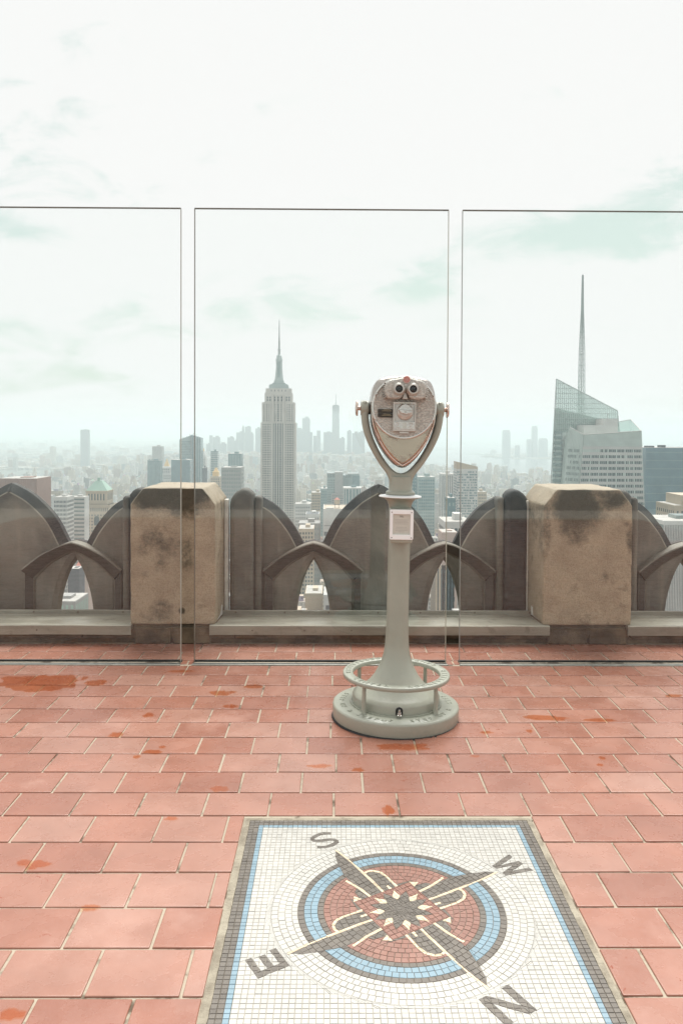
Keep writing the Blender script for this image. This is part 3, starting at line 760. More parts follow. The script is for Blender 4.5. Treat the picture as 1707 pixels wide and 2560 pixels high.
# ------------------------------------------------------------------ parapet: base course, piers, tracery, sills
wall = empty('parapet_base', (0, 5.2, 0)); tag(wall, 'low stained stone base course under the parapet', 'wall')
mb = MB(); mb.box(FX0, FX1, 4.935, 5.30, -.02, .096); core = mb.build('mortar_core', M['basestone'], wall, fixn=False); core.location = (0, -5.2, 0)
x = FX0; rb = random.Random(5)
while x < FX1-.05:
    w = rb.uniform(.55, .95); w = min(w, FX1-x)
    mb = MB(); mb.box(-w/2+.003, w/2-.003, -.028, .028, -.02, .05)
    o = mb.build('base_stone', M['basestone'], wall, bevel=.006); o.location = (x+w/2, 4.930+rb.uniform(-.004, .003)-5.2, .0+.052)
    x += w
PIERS = [(-1.235, -.717, 'left', .072, .028), (1.283, 1.828, 'right', .035, .075)]
for (x0, x1, side, cl, cr_) in PIERS:
    cx = (x0+x1)/2; b = empty('stone_pier', (cx, 4.9, 0))
    tag(b, {'left': 'chamfered tan stone pier behind the left glass pane and the gap', 'right': 'chamfered tan stone pier with a dark stain seen through the right pane'}[side], 'pier', 'stone piers of the parapet')
    h = (x1-x0)/2; zt, zc = .952, .851
    cch = .078
    poly = [(-h, .116), (h, .116), (h, zc), (h-cch, zt), (-h+cch, zt), (-h, zc)]
    mb = MB(); mb.prism(poly, 0, .545); me = mb.mesh('pier_block', M['stone_'+side], bevel=.010, segs=3)
    bm = bmesh.new(); bm.from_mesh(me)
    bmesh.ops.triangulate(bm, faces=[f for f in bm.faces if len(f.verts) > 4])
    for _ in range(5):
        es = [e for e in bm.edges if e.calc_length() > .035]
        if not es: break
        bmesh.ops.subdivide_edges(bm, edges=es, cuts=1, use_grid_fill=False)
        bmesh.ops.triangulate(bm, faces=[f for f in bm.faces if len(f.verts) > 4])
    bm.normal_update()
    for v in bm.verts:
        w_ = v.co+Vector((cx*3, 0, 0)); v.co += v.normal*(.0035*mnoise.fractal(w_*14, .8, 2.1, 4)-.0015)
    bm.to_mesh(me); bm.free(); me.polygons.foreach_set('use_smooth', [True]*len(me.polygons)); me.set_sharp_from_angle(angle=R(50))
    link('pier_block', me, b)
    mb = MB(); mb.box(-h-.004, h+.004, .012, .53, .098, .1175); mb.build('mortar_joint', M['basestone'], b, bevel=.003)
    mb = MB(); mb.box(-h+.03, -.012 if side == 'left' else .0, -.006, .3, .0, .1005); mb.build('base_stone', M['basestone'], b, bevel=.006)
    mb = MB(); mb.box(.0 if side == 'left' else .012, h-.03, -.005, .3, .0, .1005); mb.build('base_stone', M['basestone'], b, bevel=.006)

PY = 5.38      # front plane of the tracery
def lobe(c, xa, za, pk, n=10):  # pointed-round lobe half outline from (xa,za) up to the peak
    return smooth_path([(c+xa, za), (c+xa*.763, .72), (c+xa*.425, .852), (c+xa*.13, .922), (c, pk)], n)
def hood_profile(hc, half, zt, ze, k=5):
    l = smooth_path([(hc-half, ze), (hc-half*.62, ze+(zt-ze)*.53), (hc-half*.22, ze+(zt-ze)*.88), (hc, zt)], k)
    r = [(2*hc-x, z) for x, z in l[::-1]]
    return l, r
def hole(hc, s=1.0):
    l = smooth_path([(hc-.112*s, .0), (hc-.108*s, .10), (hc-.088*s, .22), (hc-.048*s, .345), (hc, .435)], 6)
    return l+[(2*hc-x, z) for x, z in l[::-1][1:]]
def build_bay(bx, lab, left_end=True, right_end=True, xl=-1.0, xr=1.02):
    root = empty('tracery_panel', (bx, PY, 0)); tag(root, lab, 'parapet panel', 'carved parapet panels between the stone piers')
    hl, hr = -.436, .440
    ll = [(x, z) for x, z in lobe(0, -.372, .552, .942)]; lr = [(-x*1.02, z) for x, z in ll[::-1]][1:]
    # side lobes (half)
    sl = smooth_path([(-.80, .862), (-.768, .845), (-.70, .805), (-.634, .742), (-.56, .645), (-.503, .540)], 6)
    sr = [(-x, z) for x, z in sl[::-1]]
    hlL, hlR = hood_profile(hl, .335, .563, .380); hrL, hrR = hood_profile(hr, .335, .563, .380)
    mid = lambda P, a, b: [p for p in P if a < p[0] < b]
    outline = [(xl, -.03), (xr, -.03), (xr, .80), (.86, .85)] + list(sr) if False else None
    top = [(-.99, .80), (-.86, .85)] + sl + mid(hlL+hlR[1:], -.498, -.376) + ll + lr + mid(hrL+hrR[1:], .384, .498) + sr + [(.86, .85), (1.0, .80)]
    outline = [(1.0, -.16), (-.99, -.16)] + top
    me = curve_mesh([outline, hole(hl, 1.35), hole(hr, 1.35)], .16, .052, 0)
    bm = bmesh.new(); bm.from_mesh(me); bm.normal_update()
    es = [e for e in bm.edges if len(e.link_faces) == 2 and min(f.normal.y for f in e.link_faces) < -.99 and -.9 < max(f.normal.y for f in e.link_faces) < -.4 and e.verts[0].co.z > .50]
    bmesh.ops.bevel(bm, geom=es, offset=.005, segments=1, profile=.5, affect='EDGES', clamp_overlap=False); bm.normal_update()
    bm.to_mesh(me); bm.free()
    me.materials.append(M['tracery']); me.materials.append(M['tracery_rim']); me.materials.append(M['arris_highlight'])  # pale arris colour paints the crease highlight as well as edge wear
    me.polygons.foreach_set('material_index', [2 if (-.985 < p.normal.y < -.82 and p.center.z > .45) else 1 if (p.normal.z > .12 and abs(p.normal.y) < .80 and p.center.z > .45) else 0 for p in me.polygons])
    o = link('tracery_slab', me, root); o.location = (0, .080, 0)
    for hc in (hl, hr):
        n_ = 7
        oL, oR = hood_profile(hc, .335, .563, .380, n_); iL, iR = hood_profile(hc, .258, .488, .305, n_)
        O = [(hc-.322, -.03), (hc-.322, .372)]+oL+oR[1:]+[(hc+.322, .372), (hc+.322, -.03)]
        I = [(hc-.262, -.03), (hc-.262, .29)]+iL+iR[1:]+[(hc+.262, .29), (hc+.262, -.03)]
        dep = [.040, .040]+[.078]*(len(oL)+len(oR)-1)+[.040, .040]
        mb = MB(); n = len(O)
        vs = [(x, .03, z) for x, z in O]+[(x, -d, z) for (x, z), d in zip(O, dep)]+[(x+(a_-x)*.10, -d-.004, z+(b_-z)*.10) for (x, z), (a_, b_), d in zip(O, I, dep)]+[(x+(a_-x)*.86, -.020-.008*(d > .05), z+(b_-z)*.86) for (x, z), (a_, b_), d in zip(O, I, dep)]+[(x, -.006, z) for x, z in I]+[(x, .03, z) for x, z in I]
        fs = []
        for q in range(5): fs += [(q*n+i, q*n+i+1, (q+1)*n+i+1, (q+1)*n+i) for i in range(n-1)]
        mb.add(vs, fs, 0, True)
        for i_ in range(2*(n-1), 3*(n-1)): mb.m[i_] = 1  # soffit strip: shade under the hood put into its colour, along with soot
        mb.build('hood_mould', [M['tracery'], M['hood_shade']], root, sharp=28)
        f_ = hood_profile(hc, .300, .528, .345, n_)
        ring = [(hc-.300, -.16)]+f_[0]+f_[1][1:]+[(hc+.300, -.16)]
        me = curve_mesh([ring, hole(hc, 1.0)], .11, .048, 1)
        q = link('arch_surround', me, root, M['tracery']); q.location = (0, .049, 0)
    # fluted jamb columns at both ends
    for sgn, w0, on in ((-1, -.99, left_end), (1, 1.0, right_end)):
        if not on: continue
        a, b_ = .985, .826
        big = [(a, -.03)]+[(x, z) for x, z in [(a, .80), (a-.006, .845), (a-.03, .885), (a-.065, .912), (a-.10, .921), (a-.135, .906), (b_, .878)]]+[(b_, -.03)]
        sm = [(b_-.003, -.03), (b_-.003, .858), (b_-.014, .868), (b_-.03, .869), (b_-.045, .858), (b_-.05, .84), (b_-.05, -.03)]
        for poly, nm, d in ((big, 'jamb_column', .15), (sm, 'jamb_column', .13)):
            P = [(sgn*x, z) for x, z in poly]
            P = smooth_path(P[1:-1], 3); P = [(P[0][0], -.03)]+P+[(P[-1][0], -.03)]
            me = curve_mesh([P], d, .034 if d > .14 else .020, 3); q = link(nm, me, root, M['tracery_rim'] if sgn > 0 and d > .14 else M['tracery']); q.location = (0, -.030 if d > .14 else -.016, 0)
    # side reveal caulk
    return root
build_bay(.304, 'carved gothic parapet panel behind the coin viewer between both piers')
build_bay(-2.163, 'carved gothic parapet panel left of the left stone pier')
build_bay(2.792, 'carved gothic parapet panel at the right edge past the right pier')
for (xx, w, lab) in ((-.702, .026, 'pale vertical caulk strip joining left pier and middle carved panel'), (1.272, .024, 'pale vertical caulk strip on the left flank of the right pier')):
    mb = MB(); mb.box(-w/2, w/2, -.03, .03, .10, .85); o = mb.build('caulk_strip', M['caulk'], None, bevel=.006)
    o.location = (xx, PY-.07, 0); tag(o, lab, 'sealant strip', 'caulk strips beside the piers')
SILLS = [(FX0, -1.222, 'grey metal sill below the carved panel at the left edge'), (-.748, 1.318, 'long grey metal sill running behind the viewer between the piers'), (1.795, FX1, 'grey metal sill below the carved panel at the right edge')]
for (x0, x1, lab) in SILLS:
    root = empty('metal_sill', ((x0+x1)/2, 4.9, .1)); tag(root, lab, 'sill', 'metal sills of the parapet')
    w = (x1-x0)/2
    prof = [(-.032, -.040), (-.026, -.041), (-.024, .006), (.27, .006), (.29, .012), (.293, .040), (.302, .044), (.306, .040), (.306, -.002), (.29, -.004), (-.01, -.004), (-.030, .012+.008), (-.034, .016)]
    prof = [(-.034, -.038), (-.034, .016), (-.028, .021), (.285, .008), (.294, .012), (.296, .034), (.300, .038), (.312, .038), (.314, -.01), (-.026, -.01), (-.026, -.038)]
    n = 40 if w > 1.2 else 24; vs = []; fs = []; m_ = len(prof)
    for i in range(n+1):
        t_ = -w+2*w*i/n; dz = .0022*mnoise.noise(Vector((t_*2.2+x0*7, 0, 0)))
        vs += [(t_, py+dz*.6, pz+dz) for py, pz in prof]
    for i in range(n):
        for q in range(m_): fs.append((i*m_+q, (i+1)*m_+q, (i+1)*m_+(q+1) % m_, i*m_+(q+1) % m_))
    fs.append(list(range(m_))[::-1]); fs.append([n*m_+q for q in range(m_)])
    mb = MB(); mb.add(vs, fs, 0, False); o = mb.build('sill_flashing', M['sill'], root)
    x = -w+.12
    while x < w:
        if abs(x+(x0+x1)/2) < 2.2:
            mb = MB(); mb.lathe([(.0062, 0), (.0055, -.003), (.002, -.0048), (0, -.005)], 10, axis='y'); o = mb.build('rivet', M['rivet'], root); o.location = (x, .2955, .026)
            if random.random() < .5:
                mb = MB(); mb.lathe([(.0050, 0), (.0045, -.002), (0, -.004)], 10, axis='y'); o = mb.build('rivet', M['rivet'], root); o.location = (x+.14, -.0338, -.010)
        x += random.uniform(.27, .36)
    for sg in (-1, 1):      # folded corner pieces against the pier sides
        xe = sg*w
        if abs(xe+(x0+x1)/2) > 3: continue
        mb = MB(); s_ = sg
        pts = [(xe-s_*.030, .02, .006), (xe-s_*.036, .29, .012), (xe-s_*.036, .30, .075), (xe-s_*.014, .26, .075), (xe-s_*.012, .02, .030)]
        pts2 = [(p[0]+s_*.012, p[1], p[2]) for p in pts]
        mb.add(pts+pts2, [(0,1,2,3,4), (9,8,7,6,5)]+[(i, (i+1) % 5, 5+(i+1) % 5, 5+i) for i in range(5)])
        mb.build('corner_flashing', M['caulk'], root, bevel=.004)

# ------------------------------------------------------------------ glass wind screen
PANES = [(-2.36, -.853, 'tall clear glass pane at the left with the tan pier behind it', None, 'strip_cream'), (-.777, .634, 'tall clear glass pane in the middle behind the coin viewer', 'strip_dark', 'strip_olive'), (.712, 2.20, 'tall clear glass pane at the right showing the slanted glass tower', 'strip_grey', None)]
GT = .017
for (x0, x1, lab, le, re) in PANES:
    cx = (x0+x1)/2; w = (x1-x0)/2; root = empty('glass_pane', (cx, 4.515, 0)); tag(root, lab, 'glass pane', 'glass panes of the wind screen')
    mb = MB(); mb.box(-w, w, -GT/2, GT/2, -.012, 2.532); mb.build('pane', M['glass'], root)
    mb = MB(); mb.box(-w, w, -GT/2-.001, GT/2+.001, 2.5325, 2.5365); mb.build('top_edge', M['strip_dark'], root)
    for s_, m_ in ((-1, le), (1, re)):
        if m_: mb = MB(); mb.box(s_*w-.0016 if s_ > 0 else -w-.0016, s_*w+.0016 if s_ > 0 else -w+.0016, -GT/2-.001, GT/2+.001, .0, 2.532); mb.build('side_edge', M[m_], root)
    mb = MB(); mb.box(-w-.006, w+.006, -.066, -.050, -.012, .0035); mb.build('channel_rail', M['alu'], root, bevel=.0015)
    mb = MB(); mb.box(-w-.004, w+.004, -.0495, -GT/2-.0005, -.012, -.0038); mb.build('gasket', M['dark'], root)
    mb = MB(); mb.box(-w-.004, w+.004, GT/2+.0005, .022, -.012, .006); mb.build('gasket', M['dark'], root)
for gx0, gx1 in ((-.853, -.777), (.634, .712)):
    g_ = (gx0+gx1)/2
    for sx_, w_ in ((-.016, .034), (.02, .030)):
        mb = MB(); vs = [(-w_/2+random.uniform(-.004,.004), -.04, 0), (w_/2+random.uniform(-.004,.004), -.036, 0), (w_/2-.004, .03, 0), (-w_/2+.002, .036, 0)]
        mb.add([(x, y, -.012) for x, y, _ in vs]+[(x, y, 0) for x, y, _ in vs], [(0,3,2,1),(4,5,6,7)]+[(i, (i+1)%4, 4+(i+1)%4, 4+i) for i in range(4)])
        o = mb.build('tile_piece', M['tile'], floor, bevel=.002); o.location = (g_+sx_, 4.51, -.001)

# ------------------------------------------------------------------ coin-operated viewer
V = empty('coin_viewer', (.286, 3.655, 0)); V.rotation_euler = (0, .0165, 0)
tag(V, 'sage grey coin-operated binocular viewer on a round pedestal facing the city', 'viewer')
def vpart(mb, name, mat, parent=None, **k): return mb.build(name, M[mat] if isinstance(mat, str) else mat, parent or V, **k)
mb = MB(); mb.lathe([(0, .0), (.283, .0), (.2845, .004), (.287, .052), (.285, .0595), (.279, .063), (.20, .0645), (.0, .0645)], 96, cap=False); base = vpart(mb, 'base_plate', 'paint', sharp=50)
mb = MB(); mb.lathe([(.2835, -.004), (.291, -.003), (.2885, .003), (.284, .004)], 96, cap=False); vpart(mb, 'contact_shadow_ring', 'dark')  # black ring added to draw the contact shadow round the base
mb = MB(); mb.lathe([(.207, .064), (.207, .070), (.198, .071), (.198, .100), (.194, .108), (.176, .119), (.150, .136), (.126, .157), (.102, .187), (.084, .220), (.070, .252), (.060, .288), (.0545, .33), (.0515, .38), (.0505, .44), (.0497, .445), (.0495, .80), (.0495, .94), (.0505, .955), (.0535, .970), (.060, .985), (.072, .996), (.0945, 1.0015), (.0965, 1.0045), (.0945, 1.0075), (.062, 1.0135), (.0, 1.0135)], 64); vpart(mb, 'pedestal', 'paint', sharp=45)
mb = MB(); mb.lathe([(.0965, 1.0042), (.0968, 1.0052), (.0945, 1.0085), (.066, 1.0140)], 64, cap=False); vpart(mb, 'flange_top', 'whiteplate')
# foot ring with raised lettering
mb = MB(); ro, ri, zt, zb = .2425, .198, .2025, .1845
mb.lathe([(ri, zb), (ro-.002, zb), (ro, zb+.002), (ro, zt-.003), (ro-.003, zt), (ri+.003, zt), (ri, zt-.003), (ri, zb)], 96, cap=False); ring = vpart(mb, 'foot_ring', 'paint', sharp=50)
def ring_text(txt, rad, z, size, a0, step, parent, mat, depth=.0012):
    cache = {}
    for i, ch in enumerate(txt):
        if ch == ' ': continue
        a = a0+step*i
        if ch not in cache: cache[ch] = text_mesh(ch, size, depth); cache[ch].materials.append(mat)
        o = link('raised_letter', cache[ch], parent); o.location = (rad*math.cos(a), rad*math.sin(a), z); o.rotation_euler = (0, 0, a+math.pi/2)
st = R(8.55)
ring_text('ROCKEFELLER  CENTER  ROCKEFELLER  CENTER  ', .2205, zt+.0006, .034, R(-79), st, ring, M['paint'], .0014)
ring_text('UP  STEP UP &  STEP UP &  STEP UP &  STEP UP & STEP', .247, .0645, .036, R(-106), R(7.05), base, M['paint'], .001)
for an in (45, 135, 225, 315):
    an = R(an+2); mb = MB(); mb.lathe([(.0125, .062), (.0115, .068), (.0095, .10), (.0085, .1845)], 16); p = vpart(mb, 'ring_post', 'paint'); p.location = (.2225*math.cos(an), .2225*math.sin(an), 0)
# anchor bolt in its little arched recess
mb = MB(); mb.prism([(-.016, .0735), (.016, .0735), (.016, .094), (.012, .103), (0, .108), (-.012, .103), (-.016, .094)], -.2005, -.185); vpart(mb, 'bolt_recess', 'dark', bevel=.002)
mb = MB(); mb.lathe([(0, .0735), (.0125, .0735), (.0125, .078), (.0105, .079), (.0095, .088), (.006, .089), (.006, .099), (.0045, .101), (0, .101)], 12, c=(0, -.208, 0)); vpart(mb, 'bolt', 'steel', sharp=30)
# instruction box on the column
def rrect(w, h, r, cx=0, cz=0, n=4):
    P = []
    for sx, sz, a in ((1, 1, 0), (-1, 1, 90), (-1, -1, 180), (1, -1, 270)): P += arc(cx+sx*(w-r), cz+sz*(h-r), r, a, a+90, n)
    return P
ibx = MB(); ibx.prism([(-.0505, .812), (-.0475, .806), (.0475, .806), (.0505, .812), (.0505, .955), (-.0505, .955)], -.098, -.02); vpart(ibx, 'instruction_box', 'paint', bevel=.004)
me = curve_mesh([rrect(.052, .0665, .006, 0, .888), rrect(.0385, .0455, .001, 0, .889)], .011, .0018, 2); fr_ = link('frame', me, V, M['whiteplate']); fr_.location = (0, -.1035, 0)
mb = MB(); mb.box(-.0395, .0395, -.1, -.0985, .842, .936); card = vpart(mb, 'instruction_card', 'paper')
for sx in (-1, 1):
    for z in (.943, .8305): mb = MB(); mb.lathe([(0, -.0018), (.0022, -.0014), (.003, 0)], 12, axis='y', c=(sx*.0435, -.1090, z)); vpart(mb, 'screw', 'steel')
me = text_mesh('50\u00a2', .0125, .0002); me.transform(Matrix.Rotation(math.pi/2, 4, 'X')); o = link('price_print', me, card, M['print']); o.location = (0, -.1006, .924)
lines = [(.909, .029), (.903, .026), (.897, .030), (.891, .028), (.876, .024), (.869, .027), (.8625, .028), (.856, .013)]
mb = MB(); rr = random.Random(4)
for z, hw in lines:
    x = -hw
    while x < hw-.001:
        w = min(rr.uniform(.002, .0075), hw-x); mb.box(x, x+w, -.1004, -.1001, z-.0011, z+.0011); x += w+.0013
tag(vpart(mb, 'small_print', 'print_faint', card), kind='stuff')
# turning neck and yoke
mb = MB(); mb.lathe([(0, 1.0138), (.0645, 1.0138), (.0665, 1.019), (.0655, 1.026), (.060, 1.030), (.0545, 1.032), (.0535, 1.038), (.0525, 1.06), (.0515, 1.095)], 48); vpart(mb, 'turning_collar', 'paint', sharp=45)
mb = MB(); mb.lathe([(.0650, 1.0125), (.0680, 1.0135), (.0650, 1.0150)], 48, cap=False); vpart(mb, 'collar_seal', 'dark')
half = smooth_path([(.0505, 1.058), (.054, 1.085), (.068, 1.112), (.096, 1.148), (.129, 1.200), (.157, 1.255), (.175, 1.305), (.184, 1.355), (.1855, 1.400)], 4) + \
       smooth_path([(.1855, 1.400), (.184, 1.425), (.174, 1.436), (.162, 1.434), (.155, 1.42), (.153, 1.39), (.1515, 1.362)], 3)[1:] + smooth_path([(.1515, 1.362), (.145, 1.322), (.131, 1.276), (.108, 1.225), (.079, 1.175), (.046, 1.134), (.020, 1.115), (0, 1.110)], 4)[1:]
outl = half + [(-x, z) for x, z in half[::-1][1:]]
me = curve_mesh([outl], .060, .0125, 3); link('yoke', me, V, M['paint'])
for s_ in (-1, 1):
    mb = MB(); prof = [(0, .1505), (.030, .1505), (.034, .154), (.0345, .158), (.0345, .183), (.031, .1875), (0, .1885)]
    mb.lathe([(r, h*s_) for r, h in prof], 32, axis='x', c=(0, 0, 1.402)); vpart(mb, 'yoke_boss', 'paint', sharp=45)
    mb = MB(); prof = [(0, .186), (.0125, .187), (.0105, .190), (.0105, .199), (.013, .2005), (.0345, .2005), (.036, .2025), (.0355, .2065), (.030, .2105), (.012, .213), (0, .2133)]
    mb.lathe([(r, h*s_) for r, h in prof], 32, axis='x', c=(0, 0, 1.402)); vpart(mb, 'pivot_knob', 'copper', sharp=40)
    mb = MB(); mb.lathe([(r, h*s_) for r, h in [(0, .138), (.027, .138), (.027, .1508), (0, .1508)]], 32, axis='x', c=(0, 0, 1.402)); vpart(mb, 'pivot_washer', 'dark')
# head: tub body, shield front, hammered face
bh = smooth_path([(0, 1.548), (.05, 1.547), (.082, 1.541), (.112, 1.530), (.127, 1.514), (.139, 1.482), (.1455, 1.44), (.1465, 1.395), (.142, 1.345), (.128, 1.292), (.104, 1.240), (.073, 1.193), (.043, 1.160), (.018, 1.141), (0, 1.137)], 4)
body = bh+[(-x, z) for x, z in bh[::-1][1:-1]]
me = curve_mesh([body], .20, .026, 4); o = link('head_body', me, V, M['chrome']); o.location = (0, .032, 0)
fh = smooth_path([(0, 1.40), (.06, 1.40), (.118, 1.395), (.130, 1.345), (.118, 1.300), (.094, 1.247), (.062, 1.203), (.030, 1.172), (0, 1.1535)], 5)
me = curve_mesh([fh+[(-x, z) for x, z in fh[::-1][1:-1]]], .030, .007, 3); o = link('front_shield', me, V, M['shield']); o.location = (0, -.073, 0)
# thin lip that follows the V of the shield
fl = smooth_path([(.139, 1.372), (.134, 1.338), (.121, 1.298), (.097, 1.246), (.065, 1.201), (.032, 1.169), (0, 1.148)], 5)
mb = MB(); pth = [(x, -.0835, z) for x, z in fl]+[(-x, -.0835, z) for x, z in fl[::-1][1:]]; mb.tube(pth, .0038, 8); vpart(mb, 'shield_lip', 'copper')
FZ = 1.4045
def face_el(r, n=64): return [(r*1.03*math.cos(2*math.pi*i/n), FZ+r*.995*math.sin(2*math.pi*i/n)) for i in range(n)]
me = curve_mesh([face_el(.1395)], .030, .006, 3); o = link('face_rim', me, V, M['nickel']); o.location = (0, -.088, 0)
mb = MB(); mb.tube([(x, -.1035, z) for x, z in face_el(.1345)], .0055, 8, closed=True); o = vpart(mb, 'rim_bead', 'nickel_lite')
# hammered disc with true relief
bm = bmesh.new(); ring_n, seg_n = 46, 200; vs = []
cvt = bm.verts.new((0, 0, FZ))
prev = None
for i in range(1, ring_n+1):
    r = .1305*i/ring_n; cur = []
    for j in range(seg_n):
        a = 2*math.pi*j/seg_n; x, z = r*1.03*math.cos(a), r*.995*math.sin(a)
        d = mnoise.noise(Vector((x*175+z*50, z*290-x*60, 2.0)))+.5*mnoise.noise(Vector((x*360, z*520, 7)))
        cur.append(bm.verts.new((x, -.0018*d, FZ+z)))
    for j in range(seg_n):
        if prev is None: bm.faces.new((cvt, cur[j], cur[(j+1) % seg_n]))
        else: bm.faces.new((prev[j], cur[j], cur[(j+1) % seg_n], prev[(j+1) % seg_n]))
    prev = cur
me = bpy.data.meshes.new('hammered_face'); bm.to_mesh(me); bm.free(); me.polygons.foreach_set('use_smooth', [True]*len(me.polygons))
o = link('hammered_face', me, V, M['hammer']); o.location = (0, -.1052, 0)
# binocular hood
hh = [(0, 1.5335), (.016, 1.534), (.03, 1.530), (.05, 1.526), (.068, 1.522), (.082, 1.512), (.0905, 1.496), (.0915, 1.474), (.086, 1.453), (.074, 1.442), (.058, 1.440), (.040, 1.4405), (.022, 1.444), (.0135, 1.456), (.007, 1.476), (0, 1.480)]
hp = smooth_path(hh, 3); hp = hp+[(-x, z) for x, z in hp[::-1][1:-1]]
me = curve_mesh([hp], .074, .010, 3); hood = link('eye_hood', me, V, M['hammer']); hood.location = (0, -.137, 0)
mb = MB(); mb.prism([(-.0125, 1.441), (.0125, 1.441), (.006, 1.474), (-.006, 1.474)], -.140, -.104); vpart(mb, 'nose_wedge', 'nickel', bevel=.003)
for s_ in (-1, 1):
    for i in range(8):       # ribs along the hood's flank
        z = 1.449+i*.0085; x = .0835+.007*math.sin(math.pi*(i+1.6)/9.5)
        mb = MB(); mb.box(-.0075, .0075, -.030, .030, -.0019, .0019); q = vpart(mb, 'hood_rib', 'nickel', bevel=.0009); q.parent = hood
        q.location = (s_*x, .004, z); q.rotation_euler = (0, s_*R(-(i-4)*8), 0)
    ex = s_*.0305; ez = 1.4835
    mb = MB(); mb.lathe([(.031, -.150), (.030, -.158), (.026, -.163), (.0235, -.167), (.0225, -.173), (.0212, -.1755), (.0165, -.1760), (.0155, -.173), (.0155, -.163)], 36, axis='y', c=(ex, -.016, ez), cap=False); ep = vpart(mb, 'eyepiece', 'nickel', sharp=50)
    mb = MB(); mb.lathe([(.0158, -.1655), (.011, -.1672), (0, -.1680)], 28, axis='y', c=(ex, -.016, ez)); vpart(mb, 'lens', 'lens', ep)
# red badge
mb = MB(); mb.lathe([(.0165, -.158), (.0160, -.1760), (.0148, -.1778), (.0128, -.1772)], 32, axis='y', c=(.002, 0, 1.5245), cap=False); bd = vpart(mb, 'badge', 'redlite')
mb = MB(); mb.lathe([(.0132, -.1766), (0, -.1769)], 32, axis='y', c=(.002, 0, 1.5245)); vpart(mb, 'badge_field', 'red', bd)
mb = MB()
for z, w in ((.0060, .0070), (.0012, .0095), (-.0036, .0095), (-.0084, .006)):
    x = -w
    while x < w-.001: mb.box(.002+x, .002+x+.0028, -.1777, -.1766, 1.5245+z-.0012, 1.5245+z+.0012); x += .0038
tag(vpart(mb, 'badge_lettering', 'redlite', bd), kind='stuff')
# coin plate
CZ = 1.366
me = curve_mesh([rrect(.0505, .0655, .003, .001, CZ), rrect(.0435, .039, .002, .001, CZ+.015)], .016, .0022, 2); cp = link('coin_plate', me, V, M['nickel']); cp.location = (0, -.112, 0)
mb = MB(); mb.box(-.045, .047, -.1125, -.107, CZ-.03, CZ+.058); vpart(mb, 'plate_recess', 'nickel')
mb = MB(); mb.box(-.0435, .0455, -.1222, -.118, CZ-.0555, CZ-.0225); lp = vpart(mb, 'direction_plate', 'nickel_lite', bevel=.001)
for sx in (-1, 1):
    pts = smooth_path([(sx*.030-.008, CZ-.030), (sx*.030, CZ-.027), (sx*.030+.006, CZ-.033), (sx*.030, CZ-.039), (sx*.030-.006, CZ-.045), (sx*.030, CZ-.050), (sx*.030+.008, CZ-.047)], 4)
    mb = MB(); mb.tube([(x, -.1225, z) for x, z in pts], .0016, 6); vpart(mb, 'arrow_mark', 'nickel', lp)
mb = MB()
for i, z in enumerate((-.029, -.034, -.039, -.044, -.049)): mb.box(-.007, .009, -.1228, -.122, CZ+z-.0008, CZ+z+.0008)
for i in range(9): mb.box(-.026+i*.006, -.0218+i*.006, -.1213, -.1195, CZ+.0575, CZ+.0615)
tag(vpart(mb, 'embossed_print', 'shield', lp), kind='stuff')
KX, KZ = .003, CZ+.020
mb = MB(); mb.lathe([(.0365, -.112), (.036, -.120), (.033, -.124), (.020, -.1262), (0, -.1270)], 48, axis='y', c=(KX, 0, KZ)); kn = vpart(mb, 'coin_dial', 'nickel', sharp=45)
me = curve_mesh([[(KX-.031, KZ+.004), (KX-.029, KZ+.013), (KX-.018, KZ+.029), (KX-.004, KZ+.0345), (KX+.004, KZ+.0345), (KX+.018, KZ+.029), (KX+.029, KZ+.013), (KX+.031, KZ+.004)]], .014, .003, 3); o = link('dial_cap', me, kn, M['nickel_lite']); o.location = (0, -.128, 0)
me = curve_mesh([[(KX-.029, KZ+.007), (KX-.0255, KZ+.0095), (KX+.0255, KZ+.0055), (KX+.029, KZ+.001), (KX+.027, KZ-.007), (KX+.005, KZ-.012), (KX-.022, KZ-.0065)]], .022, .0035, 3); o = link('turn_handle', me, kn, M['nickel_lite']); o.location = (0, -.135, 0)
me = text_mesh('50\u00a2', .0085, .0002); me.transform(Matrix.Rotation(math.pi/2, 4, 'X')); o = link('price_print', me, kn, M['print']); o.location = (KX, -.1464, KZ-.001)
for sx in (-.006, .006): mb = MB(); mb.lathe([(.0022, 0), (.0012, -.002), (0, -.0022)], 10, axis='y', c=(KX+sx, -.123, KZ-.027)); vpart(mb, 'dial_pin', 'nickel_lite', kn)
mb = MB(); mb.box(-.020, .022, -.116, -.105, CZ-.075, CZ-.0665); vpart(mb, 'maker_plate', 'nickel', bevel=.001)
for z in (1.3885, 1.3695):
    me = curve_mesh([rrect(.0325, .0082, .0025, -.083, z)], .004, .0006, 1); lb = link('label', me, V, M['blackplate']); lb.location = (0, -.1095, 0)
    mb = MB()
    for dz, hw in ((.0026, .014), (-.0022, .021)):
        x = -hw
        while x < hw-.001: mb.box(-.083+x, -.083+x+.0032, -.1120, -.1114, z+dz-.0011, z+dz+.0011); x += .0042
    tag(vpart(mb, 'label_print', 'gold_print', lb), kind='stuff')

